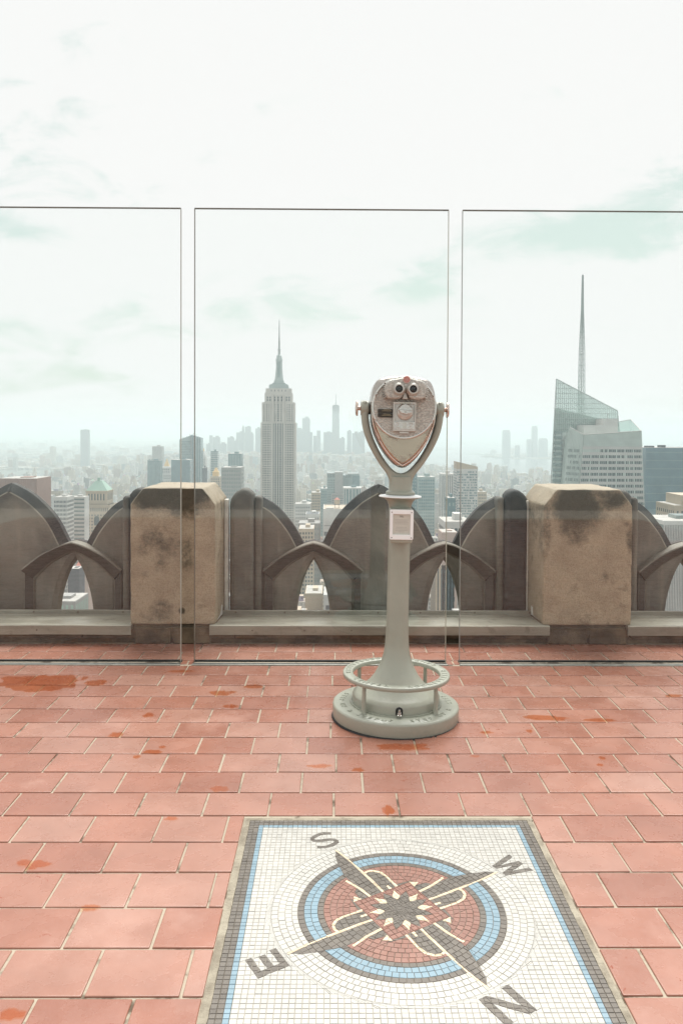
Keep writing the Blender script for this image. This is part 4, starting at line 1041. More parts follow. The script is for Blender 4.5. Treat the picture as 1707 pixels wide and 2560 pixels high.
# ------------------------------------------------------------------ far ground: river, land, streets
G = -260.0
def sheet(name, poly, z, mat, label):
    bm = bmesh.new(); bm.faces.new([bm.verts.new((x, y, z)) for x, y in poly]); bmesh.ops.triangulate(bm, faces=bm.faces)
    bmesh.ops.recalc_face_normals(bm, faces=bm.faces)
    me = bpy.data.meshes.new(name); bm.to_mesh(me); bm.free()
    if me.polygons and me.polygons[0].normal.z < 0: me.flip_normals()
    return tag(link(name, me, None, mat), label, kind='structure')
sheet('water', [(-29000, -29000), (29000, -29000), (29000, 29000), (-29000, 29000)], G-1.5, M['water'], 'pale river and bay water beyond the city')
MANH = [(-1500, -3500), (1500, -3500), (1480, 1500), (1350, 3300), (1200, 4450), (820, 4950), (480, 5700), (280, 6350), (0, 6800), (-400, 6700), (-900, 6300), (-1350, 5000), (-1560, 3800), (-1500, 1500)]
sheet('city_ground', MANH, G, M['street'], 'dark street level of the city')
BKLYN = [(-29000, -6000), (-2050, -6000), (-1950, 2500), (-1950, 4300), (-1550, 5500), (-1100, 6900), (-700, 7600), (-300, 8600), (100, 11000), (900, 15000), (700, 29000), (-29000, 29000)]
sheet('far_shore', BKLYN, G-.2, M['land'], 'hazy far shore filling the left half of the horizon')
NJ = [(2600, -6000), (29000, -6000), (29000, 14000), (9000, 12500), (5200, 10800), (2600, 10200), (1900, 9500), (1560, 8700), (1650, 8000), (2100, 7550), (2500, 6000)]
sheet('west_shore', NJ, G-.2, M['land'], 'pale shore across the river at the right')
sheet('island', [(1330, 11500), (1560, 11350), (1850, 11700), (1800, 12300), (1400, 12300)], G-.1, M['land'], 'small flat island in the bay')
sheet('spit', [(1250, 9480), (1500, 9350), (2400, 9150), (3000, 9700), (1900, 9800)], G-.05, M['land'], 'thin spit of land in the bay')
sheet('bay_shore', [(1500, 17500), (3200, 16500), (7000, 17000), (14000, 19000), (14000, 29000), (2600, 29000)], G-.3, M['land'], 'distant shore at the end of the bay')

# ------------------------------------------------------------------ city builders
def bbox(mb, cx, y0, w, d, z0, z1, m=0, top=None): mb.box(cx-w/2, cx+w/2, y0, y0+d, z0, z1, m, top)
def grid_windows(mb, cx, y0, w, z0, z1, nx, nz, fx, fz, m=0, proud=.06, mx=1.0, skip=0.0, rnd=None):
    """window panes standing on a north front"""
    pw, ph = w/nx, (z1-z0)/nz
    for i in range(nx):
        for j in range(nz):
            if skip and rnd.random() < skip: continue
            a = cx-w/2+pw*(i+.5); b = z0+ph*(j+.5)
            mb.add([(a-pw*fx/2, y0-proud, b-ph*fz/2), (a+pw*fx/2, y0-proud, b-ph*fz/2), (a+pw*fx/2, y0-proud, b+ph*fz/2), (a-pw*fx/2, y0-proud, b+ph*fz/2)], [(0,1,2,3)], m)
def side_windows(mb, x, y0, d, z0, z1, ny, nz, fy, fz, m=0, proud=.06, sgn=1):
    pw, ph = d/ny, (z1-z0)/nz
    for i in range(ny):
        for j in range(nz):
            a = y0+pw*(i+.5); b = z0+ph*(j+.5)
            mb.add([(x+sgn*proud, a-pw*fy/2, b-ph*fz/2), (x+sgn*proud, a+pw*fy/2, b-ph*fz/2), (x+sgn*proud, a+pw*fy/2, b+ph*fz/2), (x+sgn*proud, a-pw*fy/2, b+ph*fz/2)], [(0,1,2,3)], m)
OCC = []       # (mesh object) used for the view test of the anonymous buildings
NAMED = []
def tower(name, label, cx, y, cat='building', group=None):
    r = empty(name, (cx, y, G)); tag(r, label, cat, group); NAMED.append(r); return r
def part(mb, name, mat, root, stuff=False):
    """mesh given in world height above the street and root-relative x,y"""
    o = mb.build(name, M[mat] if isinstance(mat, str) else mat, root, fixn=False)
    if stuff: tag(o, kind='stuff')
    return o

# --- the tall spire tower (stepped limestone tower with mast)
ex, ey = -87.6, 1270
t = tower('spire_skyscraper', 'tall grey stone skyscraper with stepped crown and needle mast, left of the viewer', ex, ey, 'skyscraper')
mb = MB(); bbox(mb, 0, 0, 54.8, 40, 0, 274.5); bbox(mb, 0, 1.5, 51.2, 37, 274.5, 306.5); bbox(mb, 0, 4, 43, 32, 306.5, 321.5); bbox(mb, 0, 5, 40, 30, 321.5, 328.5)
bbox(mb, 0, -4, 78, 60, 0, 70); bbox(mb, 0, -3, 66, 52, 70, 110)
part(mb, 'shaft', 'limestone', t)
mb = MB()
# central recess bays and vertical piers
for (w, y0, z0, z1) in ((54.8, 0, 110, 274), (51.2, 1.5, 275, 305)):
    for gx_ in (-.5, 0, .5):
        pass
for x, w in ((27.4-1.6, 3.2), (21.6, 1.3), (17.6, 1.3), (13.6, 1.3), (9.6, 3.4), (5.6, 1.3), (1.9, 1.5)):
    for sg in (-1, 1): mb.box(sg*x-w/2, sg*x+w/2, -.9, 0, 110, 274)
for x in (-23.6, -19.5, -13, -9.5, -6.3, -2.2, 2.2, 6.3, 9.5, 13, 19.5, 23.6): mb.box(x-.9, x+.9, .6, 1.5, 274.5, 306)
for x in (-8.2, -2.8, 2.8, 8.2): mb.box(x-1.3, x+1.3, -.9, 4, 274.5, 318)
tag(part(mb, 'stone_pier', 'limestone', t), kind='stuff')
mb = MB(); rr = random.Random(2)
for sg in (-1, 1):
    for x in (23.2, 19.6, 15.6, 12.3): grid_windows(mb, sg*x-.75, 0, 1.0, 112, 273, 1, 44, 1, .56, 0, .25); grid_windows(mb, sg*x+.75, 0, 1.0, 112, 273, 1, 44, 1, .56, 0, .25)
    for x in (7.6, 3.75): grid_windows(mb, sg*x, 0, 2.3, 112, 273, 1, 44, 1, .56, 0, .25)
grid_windows(mb, 0, 0, 2.2, 112, 273, 1, 44, 1, .56, 0, .25)
for i in range(11):
    if i in (5,): pass
    x = -25+50*(i+.5)/11; grid_windows(mb, x, 1.5, 2.5, 276, 304, 1, 8, 1, .55, 0, .2)
for x in (-17, -13, -5.4, 0, 5.4, 13, 17): grid_windows(mb, x, 4, 2.2, 308, 316, 1, 2, 1, .7, 0, .2)
for x in (-11, -5.5, 0, 5.5, 11): grid_windows(mb, x, 5, 1.2, 323, 327, 1, 1, 1, .7, 0, .2)
tag(part(mb, 'window', 'win', t), kind='stuff')
mb = MB()
for x in (-7.6, -3.75, 0, 3.75, 7.6): mb.box(x-1.25, x+1.25, -.18, -.02, 111, 273.5)
tag(part(mb, 'spandrel', 'limestone_dk', t), kind='stuff')
mb = MB(); bbox(mb, 0, 9, 30.4, 22, 328.5, 333.8); bbox(mb, 0, 10, 28, 20, 333.8, 335.2); bbox(mb, 0, 12, 20.8, 16, 335.2, 337.5); bbox(mb, 0, 12.6, 15.5, 15, 337.5, 341.2); part(mb, 'crown_tier', 'steelcrown', t)
mb = MB(); bbox(mb, 0, 8.8, 31, 22.4, 330.5, 331.2); bbox(mb, 0, 9.6, 29, 21, 333.8, 334.4); bbox(mb, 0, 11.8, 21.4, 16.4, 336.4, 337); part(mb, 'crown_ledge', 'steeldk', t)
mb = MB(); pr = [(7.3, 341.2), (6.6, 346), (5.9, 352), (5.3, 358), (5.05, 364), (5.0, 372), (5.3, 373), (5.3, 376), (4.6, 377), (4.6, 378), (4.1, 379), (4.1, 381.5), (3.0, 382.5), (0, 383)]
mb.lathe(pr, 16, c=(0, 20, 0)); part(mb, 'mast_tower', 'steelcrown', t)
mb = MB(); mb.box(-2.0, 2.0, 13.6, 14.6, 341.2, 371.5); part(mb, 'mast_window_strip', 'steeldk', t)
mb = MB(); mb.lathe([(2.0, 383), (1.9, 390.6), (3.2, 390.7), (3.2, 391.4), (1.5, 391.5), (1.4, 403), (2.1, 403.2), (2.1, 403.9), (1.1, 404), (1.1, 408), (1.6, 408.2), (1.6, 409), (.9, 409.2), (.9, 416), (1.5, 416.2), (1.5, 416.8), (.8, 417), (.65, 431), (.35, 439), (0, 439)], 8, c=(0, 20, 0)); part(mb, 'antenna', 'mast', t)

# --- slanted glass tower at the right
bx, by = 181, 575
t = tower('slanted_glass_tower', 'pale green glass tower with slanted top, folded front and tall lattice mast at right', bx, by, 'skyscraper')
X = lambda x: x-bx
def hexa(mb, q0, q1, m=0):     # two quads (front, back), each 4 points ccw from bottom left
    v = list(q0)+list(q1); mb.add(v, [(0,1,2,3), (7,6,5,4), (0,4,5,1), (1,5,6,2), (2,6,7,3), (3,7,4,0)], m)
zsl = lambda x: 299.5-(x-159.4)*(299.5-276.9)/(203.6-159.4)
mb = MB()
# opaque core of the tall blade below the open screen
hexa(mb, [(X(155.0), 4, 120), (X(206.5), 4, 120), (X(204.6), 4, 268), (X(158.4), 4, 279)], [(X(165.5), 34, 120), (X(206.5), 34, 120), (X(204.6), 34, 268), (X(168.5), 34, 279)])
part(mb, 'rear_core', 'midgreen', t)
mb = MB()
# full-height blade face with its raking top: open glass screen
for q in range(22):
    xa, xb = 159.4+(203.6-159.4)*q/22, 159.4+(203.6-159.4)*(q+1)/22
    lo = 262
    mb.add([(X(xa)-.0, 3.0, lo), (X(xb), 3.0, lo), (X(xb), 3.0, zsl(xb)), (X(xa), 3.0, zsl(xa))], [(0,1,2,3)])
part(mb, 'glass_screen', 'screen', t)
mb = MB()
for q in range(31):
    x = 159.4+(203.6-159.4)*q/30; xb_ = x+(x-181)*.03; mb.box(X(x)-.14, X(x)+.14, 2.6, 2.95, 262, zsl(x))
    if q % 3 == 0: mb.box(X(x)-.10, X(x)+.10, 3.2, 3.95, 130, 262)
z = 300
for z in np.arange(264, 299, 3.6):
    xe = 203.6 if z < 277 else 159.4+(299.5-z)/(299.5-276.9)*44.2
    if xe > 160.5: mb.box(X(159.4), X(xe), 2.5, 2.9, z-.16, z+.16)
mb.tube([(X(159.4), 2.8, 299.5), (X(203.6), 2.8, 276.9)], .35, 5); mb.tube([(X(159.4), 2.8, 299.5), (X(155.6), 2.8, 210)], .4, 5); mb.tube([(X(203.6), 2.8, 276.9), (X(206), 2.8, 250)], .4, 5)
tag(part(mb, 'mullion', 'mull', t), kind='stuff')
mb = MB()
for z in np.arange(202, 262, 3.9):
    mb.box(X(159.2-(276-z)*.035), X(164.2), 3.1, 3.98, z, z+1.9)
    if z > 250: mb.box(X(171.5), X(192), 3.1, 3.98, z, z+2.2)
tag(part(mb, 'dark_floor_band', 'teal_lt', t), kind='stuff')
# front volume: folded left facet plus broad face
FL, FV, FRr = (165.7, -10, 264.8), (171.8, -22, 259.7), (211.5, -22, 262.4)
def low(p, dx_, z): return (p[0]+dx_, p[1], z)
mb = MB()
a0, a1, a2 = low(FL, -5.6, 200), low(FV, -4.9, 200), low(FRr, 3.6, 200); k_ = lambda p: (X(p[0]), p[1], p[2])
a0b, a1b, a2b = (a0[0]-3, a0[1], 120), (a1[0]-3, a1[1], 120), (a2[0]+3.5, a2[1], 120)
BR = (213.0, 0, 270.6); BL = (205.0, 2.4, 269.2)
vs = [k_(a0b), k_(a1b), k_(a2b), k_(FL), k_(FV), k_(FRr), (X(219.5), 2.4, 120), (X(213.5), 2.4, 258.5), (X(155), 2.4, 120), (X(165.7), 2.4, 258.5)]
mb.add(vs, [(0, 1, 4, 3), (1, 2, 5, 4), (2, 6, 7, 5), (8, 0, 3, 9), (3, 4, 5, 7, 9)])
part(mb, 'front_volume', 'palegreen', t)
# light spandrel rows and dark window groups on the broad face
def face_pt(u, z):   # u 0..1 along the broad face at height z
    f = (z-200)/(261-200); l = FV[0]-4.9*(1-f); r = FRr[0]+3.6*(1-f); return X(l+(r-l)*u)
def facet_pt(u, z):
    f = (z-200)/(262-200); ax, ay = FL[0]-5.6*(1-f), FL[1]; bx_, by_ = FV[0]-4.9*(1-f), FV[1]; return X(ax+(bx_-ax)*u), ay+(by_-ay)*u
mb = MB(); z = 249.6; wrows = []
while z > 150:
    za, zb_ = z-1.75, z
    zl = zb_+2.15
    mb.add([(face_pt(.005, zb_), -22.12, zb_), (face_pt(.995, zb_), -22.12, zb_), (face_pt(.995, zl), -22.12, zl), (face_pt(.005, zl), -22.12, zl)], [(0,1,2,3)])
    wrows.append((za-.25, zb_)); z -= 4.05
tag(part(mb, 'spandrel_band', 'white_b', t), kind='stuff')
rr = random.Random(9)
for ri, (za, zb_) in enumerate(wrows[:14]):
    for ci in range(7):
        u0 = .02+ci*.1405; u1 = u0+.118
        if ri == 0 and ci < 2 and rr.random() < .6: continue
        mb = MB(); n = 5
        for q in range(n):
            if rr.random() < .04: continue
            ua, ub = u0+(u1-u0)*q/n+.003, u0+(u1-u0)*(q+1)/n-.003
            mb.add([(face_pt(ua, za), -22.2, za), (face_pt(ub, za), -22.2, za), (face_pt(ub, zb_), -22.2, zb_), (face_pt(ua, zb_), -22.2, zb_)], [(0,1,2,3)])
        if mb.v: part(mb, 'window', 'win', t)
mb = MB()
for (za, zb_) in wrows[:16]:
    for q in range(9):
        if rr.random() < .25: continue
        ua, ub = .04+q*.1, .04+q*.1+.06
        pts = [facet_pt(ua, za), facet_pt(ub, za), facet_pt(ub, zb_), facet_pt(ua, zb_)]
        mb.add([(p[0]-.15, p[1]-.15, zv) for p, zv in zip(pts, (za, za, zb_, zb_))], [(0,1,2,3)])
tag(part(mb, 'window', 'win_lt', t), kind='stuff')
mb = MB()
for q in range(29):
    u = q/28; mb.add([(face_pt(u, 200)-.1, -22.25, 200), (face_pt(u, 200)+.1, -22.25, 200), (face_pt(u, 261)+.1, -22.25, 259.8+2.6*u), (face_pt(u, 261)-.1, -22.25, 259.8+2.6*u)], [(0,1,2,3)])
for q in range(10):
    u = q/9; p, p2 = facet_pt(u, 200), facet_pt(u, 262); mb.add([(p[0]-.1, p[1]-.25, 200), (p[0]+.1, p[1]-.25, 200), (p2[0]+.1, p2[1]-.25, 264.6-4.9*u), (p2[0]-.1, p2[1]-.25, 264.6-4.9*u)], [(0,1,2,3)])
for z in np.arange(251.5, 259, 1.9): mb.add([(face_pt(0, z), -22.25, z), (face_pt(1, z), -22.25, z), (face_pt(1, z), -22.25, z+.14), (face_pt(0, z), -22.25, z+.14)], [(0,1,2,3)])
tag(part(mb, 'front_mullion', 'mull', t), kind='stuff')
mb = MB(); mb.tube([k_(FL), k_(FV), k_(FRr)], .32, 5); mb.tube([k_(FRr), (X(212.9), 2, 270.6), (X(204.5), 2.4, 269)], .3, 5); part(mb, 'roof_rim', 'white_b', t)
mb = MB(); mb.add([k_(FRr), (X(212.9), 2, 270.6), (X(204.6), 2.2, 269), (X(203), 2.2, 259), (X(213.4), 2, 259)], [(0, 1, 4), (1, 2, 3, 4)]); part(mb, 'glass_screen', 'screen', t)
mb = MB(); mb.box(X(174.3), X(187.6), -14, 2, 258, 266.3); mb.box(X(187.6), X(198), -14, 2, 258, 270.8); mb.box(X(183), X(187.8), -14.3, -14, 258.6, 264); part(mb, 'plant_room', 'white_b', t)
mb = MB(); mb.lathe([(.35, 270.8), (.3, 273.8), (.5, 273.9), (.5, 274.6), (0, 274.6)], 8, c=(X(193), -8, 0)); part(mb, 'flue', 'mull', t)
# lattice mast
mb = MB(); H0, H1 = 262, 376
for sx, sy in ((-1, -1), (1, -1), (1, 1), (-1, 1)):
    mb.tube([(sx*2.1, 14+sy*2.1, H0), (sx*1.6, 14+sy*1.6, 320), (sx*.7, 14+sy*.7, 350), (sx*.35, 14+sy*.35, H1)], .28, 4)
n = 22
for i in range(n):
    z0, z1 = H0+(350-H0)*i/n, H0+(350-H0)*(i+1)/n; w0, w1 = 2.1-1.4*i/n, 2.1-1.4*(i+1)/n
    for sx, sy, s2x, s2y in ((-1,-1,1,-1), (1,-1,1,1), (1,1,-1,1), (-1,1,-1,-1)):
        mb.tube([(sx*w0, 14+sy*w0, z0), (s2x*w1, 14+s2y*w1, z1)], .14, 3)
        if i % 2 == 0: mb.tube([(sx*w0, 14+sy*w0, z0), (s2x*w0, 14+s2y*w0, z0)], .2, 3)
part(mb, 'lattice_mast', 'steelcrown', t)
mb = MB(); mb.lathe([(.45, H0), (.4, 340), (.35, 350), (.3, 360), (.15, H1+1), (0, H1+1)], 6, c=(0, 14, 0)); part(mb, 'mast_core', 'mast', t)

# --- one plain tower after another: (name, label, x, y, width, depth, height, wall material, kind, nx, nz)
def plain(name, label, cx, y, w, d, h, wall, win='win', nx=0, nz=0, fx=.6, fz=.6, side=None, extra=None, roof='roofgrey', ztop=4, z0=90, crown=None, group=None):
    t = tower(name, label, cx, y, group=group)
    mb = MB(); bbox(mb, 0, 0, w, d, 0, h); part(mb, 'wall', wall, t)
    mb = MB(); bbox(mb, 0, .6, w-1.2, d-1.2, h, h+.15); part(mb, 'roof', roof, t)
    mb = MB(); s_ = w*.3; bbox(mb, w*.08, d*.3, s_, d*.35, h+.15, h+ztop); part(mb, 'roof_shed', wall, t)
    if nx:
        mb = MB(); grid_windows(mb, 0, 0, w*.94, z0, h-2.5, nx, nz, fx, fz)
        vis = 1 if cx < 0 else -1
        side_windows(mb, vis*w/2, 0, d*.95, z0, h-2.5, max(3, int(nx*d/w)), nz, fx, fz, sgn=vis)
        tag(part(mb, 'window', win, t), kind='stuff')
    return t
plain('slab_tower', 'lone slim slab tower standing above the hazy left skyline', -1725, 5600, 56, 34, 264, 'far')
t = plain('granite_tower', 'reddish brown granite block with blue window bays at the left edge', -312, 800, 37, 40, 213, 'brown_b', ztop=1)
mb = MB()
for i in range(9): mb.box(-17.2+i*4.2, -16.6+i*4.2, -.5, 0, 190, 213)
tag(part(mb, 'granite_rib', 'brown_b', t), kind='stuff')
for i in range(4):
    for j in range(7):
        mb = MB(); mb.box(-8.5+i*6.2, -3.6+i*6.2, -.12, .1, 199-j*6-4.6, 199-j*6); part(mb, 'window', 'blue', t)
plain('gridded_office_block', 'pale office block with a grid of small dark windows by the left carved lobe', -253.5, 750, 12.5, 20, 199, 'white_b', 'win', 9, 27, .56, .56, roof='roofgrey', ztop=2)
t = plain('striped_office_block', 'white office block with horizontal window strips beside the gridded block', -273, 860, 16, 16, 190, 'white_b', ztop=2)
mb = MB()
for j in range(22): mb.box(-7.6, 7.6, -.1, .05, 186.5-j*4.2, 188.3-j*4.2)
tag(part(mb, 'window', 'win_lt', t), kind='stuff')
t = tower('green_roof_tower', 'tan brick tower with green pyramid roof above the left arch', -293, 996)
mb = MB(); bbox(mb, -1, 0, 35, 34, 0, 169); bbox(mb, 0, 2.5, 26, 27, 169, 186); bbox(mb, -1, -.5, 36, 35, 166.5, 169); bbox(mb, 0, 2, 27, 28, 184.5, 186.3); part(mb, 'wall', 'tan_b', t)
mb = MB(); mb.frustum(-13, 13, 2.5, 29.5, 186.3, 198, .3); part(mb, 'roof', 'copper_roof', t)
mb = MB(); bbox(mb, 0, 12, 3, 3, 198, 202); part(mb, 'roof_lantern', 'copper_roof', t)
mb = MB(); grid_windows(mb, -1, 0, 33, 100, 158, 9, 15, .4, .5); grid_windows(mb, 0, 2.5, 22, 174, 183, 6, 1, .42, .9); grid_windows(mb, -1, 0, 33, 160, 166, 13, 1, .4, .7); side_windows(mb, 13, 4, 24, 174, 183, 6, 1, .42, .9); side_windows(mb, 16.5, 2, 30, 100, 158, 8, 15, .4, .5)
tag(part(mb, 'window', 'win', t), kind='stuff')
mb = MB(); P = [(-3.2, 144), (3.2, 144), (3.2, 152)]+arc(0, 152, 3.2, 0, 180, 8)[1:]; mb.prism([(x+1, z) for x, z in P], -.3, .1); part(mb, 'arched_window', 'win', t)
t = tower('gold_pyramid_tower', 'white stone tower with gilded pyramid spire just above the left pier', -420, 2000)
mb = MB(); bbox(mb, 0, 0, 58, 50, 0, 138); bbox(mb, 0, 3, 46, 44, 138, 153); bbox(mb, -1, 6, 30, 34, 153, 169); mb.frustum(-9, 15, 9, 33, 169, 172, .8); part(mb, 'wall', 'white_b', t)
mb = MB(); mb.frustum(-3, 10, 12, 25, 171, 191, .07); part(mb, 'gilded_spire', 'gold', t)
mb = MB(); grid_windows(mb, 0, 3, 44, 140, 151, 9, 2, .4, .6); grid_windows(mb, -1, 6, 28, 155, 167, 6, 2, .4, .6); grid_windows(mb, 0, 0, 56, 90, 136, 12, 11, .4, .55); tag(part(mb, 'window', 'win', t), kind='stuff')
t = plain('crenellated_glass_tower', 'dark teal glass tower with jagged top left of the gold spire', -423, 1900, 29, 30, 190, 'teal', 'teal_lt', 9, 1, .35, 1)
mb = MB(); [mb.box(-14.5+i*3.3, -13+i*3.3, 0, 4, 190, 191.5+2*(i % 2)) for i in range(9)]; part(mb, 'parapet_fin', 'teal', t)
plain('square_teal_block', 'square dark teal office slab between the gold spire and crowned glass tower', -341, 1800, 42, 35, 196, 'teal', 'blue', 1, 26, 1, .4)
plain('hazy_twin_slab', 'pale grey flat topped slab in the haze above the gold spire', -656, 3000, 36, 40, 202, 'grey_b', 'win', 8, 30, .4, .4)
t = tower('crowned_glass_tower', 'blue green glass tower with broken crown crossing the left pane gap', -354, 2000)
mb = MB(); v0 = [(-28, 0, 0), (0, -6, 0), (0, 28, 0), (-28, 28, 0)]; hexa(mb, [(-28, 0, 0), (-.3, 0, 0), (-.3, 0, 249), (-28, 0, 239)], [(-28, 30, 0), (-.3, 30, 0), (-.3, 30, 249), (-28, 30, 239)]); part(mb, 'left_facet', 'teal_lt', t)
mb = MB(); hexa(mb, [(.3, -4, 0), (26, -2, 0), (26, -2, 243), (.3, -4, 251)], [(.3, 28, 0), (26, 28, 0), (26, 28, 243), (.3, 28, 251)]); part(mb, 'right_facet', 'teal', t)
mb = MB(); [mb.box(x, x+.7, -4.6, -3.9, 60, 245) for x in (2, 8, 14, 20, 25)]; [mb.box(x, x+.8, 5, 8, 239, h_) for x, h_ in ((-20, 245), (-12, 248), (-4, 253), (5, 256), (12, 253), (20, 248))]; part(mb, 'facet_mullion', 'white_b', t)
mb = MB(); grid_windows(mb, -14, 0, 27, 60, 236, 1, 44, 1, .4); tag(part(mb, 'window', 'teal', t), kind='stuff')
plain('slender_dark_block', 'slender dark block at the foot of the clock tower in the haze', -273, 1700, 8, 20, 183, 'darkbox')
t = tower('clock_tower', 'slender white clock tower with tiny gold lantern right of the crowned glass tower', -356, 2200)
mb = MB(); bbox(mb, 0, 0, 15, 20, 0, 190); mb.frustum(-7.5, 7.5, 0, 20, 190, 205, .35); part(mb, 'wall', 'white_b', t)
mb = MB(); mb.lathe([(2.4, 205), (2.4, 208), (1.2, 211), (0, 215)], 8, c=(0, 10, 0)); part(mb, 'lantern', 'gold', t)
mb = MB(); grid_windows(mb, 0, 0, 12, 80, 185, 4, 24, .4, .5); tag(part(mb, 'window', 'win', t), kind='stuff')
plain('slim_teal_tower', 'slim teal tower with white balconies standing left of the dark topped block', -311, 2100, 17, 25, 208, 'teal', 'white_b', 1, 24, 1, .35)
plain('dark_glass_block', 'dark ribbed glass block rising behind the tan windowed tower', -220, 1800, 30, 30, 210, 'teal', 'teal_lt', 8, 1, .4, 1)
plain('tan_windowed_tower', 'tan concrete tower with big rectangular windows right of the left pier', -165, 1300, 32, 42, 202, 'grey_b', 'win_lt', 8, 22, .6, .55, z0=60, ztop=1.5)
t = plain('old_gold_topped_block', 'older tan setback block with small golden roof behind the left pier', -220, 1500, 18, 25, 176, 'tan_b', 'win', 5, 18, .4, .5)
mb = MB(); bbox(mb, 0, 3, 11, 16, 176, 185); mb.frustum(-4, 4, 6, 16, 185, 192, .4); part(mb, 'golden_roof', 'gold', t)
# downtown in the haze
DTL = [(-929,6000,35,161),(-1005,6600,24,223),(-931,6400,56,210),(-829,6000,61,165),(-804,6300,50,209),(-726,6000,31,188),(-749,6500,71,248),(-727,6470,17,288),(-675,6350,44,294),(-641,6250,36,240),(-601,6400,41,281),(-287,6400,42,278),(-299,6500,12,324),(-264,6300,36,276),(-213,6200,59,360),(-174,6100,24,253),(-139,6000,27,226),(-118,6300,29,266),(-45,6100,65,253),(61,5890,39,210),(113,5900,31,264),(162,6000,52,247),(211,6100,45,255)]
DTLAB = ['low wide hazy block at the left foot of the far downtown cluster', 'thin hazy far tower at the left end of the downtown cluster', 'hazy stepped far block left of the pointed downtown tower', 'broad low hazy block under the stepped downtown tower', 'square topped hazy tower midway in the left downtown cluster', 'hazy low neighbour on the left of the widest downtown block', 'widest hazy downtown block left of the spire skyscraper', 'pointed hazy tower rising out of the widest downtown block', 'highest flat topped hazy tower left of the spire skyscraper', 'hazy shoulder block right of the highest left downtown tower', 'hazy tower peeking out at the left flank of the spire skyscraper', 'hazy tower peeking out at the right flank of the spire skyscraper', 'very thin hazy tower touching the right edge of the spire skyscraper', 'notched hazy tower just right of the spire skyscraper', 'tall rounded hazy slab between the spire skyscraper and antenna tower', 'narrow hazy step on the right of the tall rounded slab', 'low hazy block midway between rounded slab and antenna tower', 'slim hazy tower left of the antenna tower', 'wide flat hazy block directly left of the antenna tower', 'low hazy block directly right of the antenna tower', 'thin hazy tower left of the viewer yoke', 'hazy block with sloping roof touching the viewer yoke', 'hazy block hidden half behind the viewer yoke']
for (x, y, w, h), lab in zip(DTL, DTLAB):
    t = tower('hazy_tower', lab, x, y, group='hazy downtown towers')
    mb = MB(); bbox(mb, 0, 0, w, 40, 0, h); k = (x*7 % 5)/5
    if w > 30: bbox(mb, w*.1, 8, w*.45, 22, h, h+6+8*k)
    part(mb, 'wall', 'far', t)
    mb = MB(); grid_windows(mb, 0, 0, w*.9, 60, h-5, max(3, int(w/7)), int(h/9), .45, .5, 0, .3); tag(part(mb, 'window', 'blue', t), kind='stuff')
    if x == -727: mb = MB(); mb.frustum(-8.5, 8.5, 10, 27, h, h+22, .05); part(mb, 'pointed_roof', 'far', t)
t = tower('antenna_tower', 'tallest hazy tapering tower with antenna left of the viewer head', 14, 5900, 'skyscraper')
mb = MB(); mb.frustum(-29, 29, 0, 58, 56, 448, .86); bbox(mb, 0, 0, 58, 58, 0, 56); part(mb, 'wall', 'far', t)
mb = MB(); bbox(mb, 0, 10, 42, 42, 448, 453); part(mb, 'roof_ring', 'far', t)
mb = MB(); mb.lathe([(4, 453), (2.6, 480), (1.4, 515), (.8, 541), (0, 541)], 6, c=(0, 30, 0)); part(mb, 'antenna', 'mast', t)
# teal office complex between spire skyscraper and viewer
t = tower('teal_office_complex', 'stepped teal office complex with pale central shaft in front of downtown', 20, 1700)
mb = MB(); bbox(mb, -21, 0, 26, 40, 0, 173); bbox(mb, 22, 0, 24, 40, 0, 172); bbox(mb, 0, 8, 66, 32, 0, 168); part(mb, 'wall', 'teal_lt', t)
mb = MB(); bbox(mb, -9, -6, 17, 30, 0, 175); part(mb, 'central_shaft', 'grey_b', t)
mb = MB(); bbox(mb, 27, -9, 15, 20, 0, 168); part(mb, 'glass_wing', 'teal', t)
mb = MB(); bbox(mb, -2, -14, 44, 14, 0, 130); part(mb, 'podium', 'grey_b', t)
mb = MB(); grid_windows(mb, -25, 0, 16, 90, 160, 4, 14, .5, .6); grid_windows(mb, -25, 0, 16, 163, 172, 5, 1, .6, .9); grid_windows(mb, 11, 0, 12, 163, 171, 4, 1, .6, .9); grid_windows(mb, -2, -14, 42, 60, 128, 10, 14, .6, .5); tag(part(mb, 'window', 'win', t), kind='stuff')
mb = MB(); bbox(mb, -21, -.4, 27, 1, 171.5, 173.4); bbox(mb, 22, -.4, 25, 1, 170.5, 172.4); part(mb, 'cornice', 'white_b', t)
t = plain('white_ribbed_block', 'teal glass block with white vertical ribs and white roof edge left of the viewer collar', 35, 1500, 33, 30, 156, 'teal', None or 'win', 0, 0)
mb = MB(); [mb.box(x-.6, x+.6, -.8, 0, 80, 154) for x in (-16, -12, -6, 0, 6, 12, 16)]; bbox(mb, 0, -1, 34, 32, 153.5, 156.3); part(mb, 'white_rib', 'white_b', t)
# white tower with dark window bands and water tank (close)
t = tower('white_banded_tower', 'white tower with dark window bands and rooftop water tank behind the centre carved lobe', 4, 893)
mb = MB(); bbox(mb, 0, 0, 31, 62, 0, 173.5); part(mb, 'wall', 'white_b', t)
mb = MB(); bbox(mb, 0, .8, 29.4, 60.4, 173.5, 173.7); part(mb, 'roof', 'tan_b', t)
mb = MB(); [bbox(mb, 0, a, 31, .7, 173.5, 174.8) for a in (0, 61.3)]; mb.box(-15.5, -14.8, .7, 61.3, 173.5, 174.8); mb.box(14.8, 15.5, .7, 61.3, 173.5, 174.8); part(mb, 'roof_parapet', 'white_b', t)
for j in range(9): mb = MB(); mb.box(-14.4, 14.6, -.15, .1, 145-j*9, 149.6-j*9); part(mb, 'window_band', 'darkbox', t)
mb = MB(); mb.box(-14.4, 14.6, -.15, .1, 156, 156.6); part(mb, 'shadow_line', 'darkbox', t)
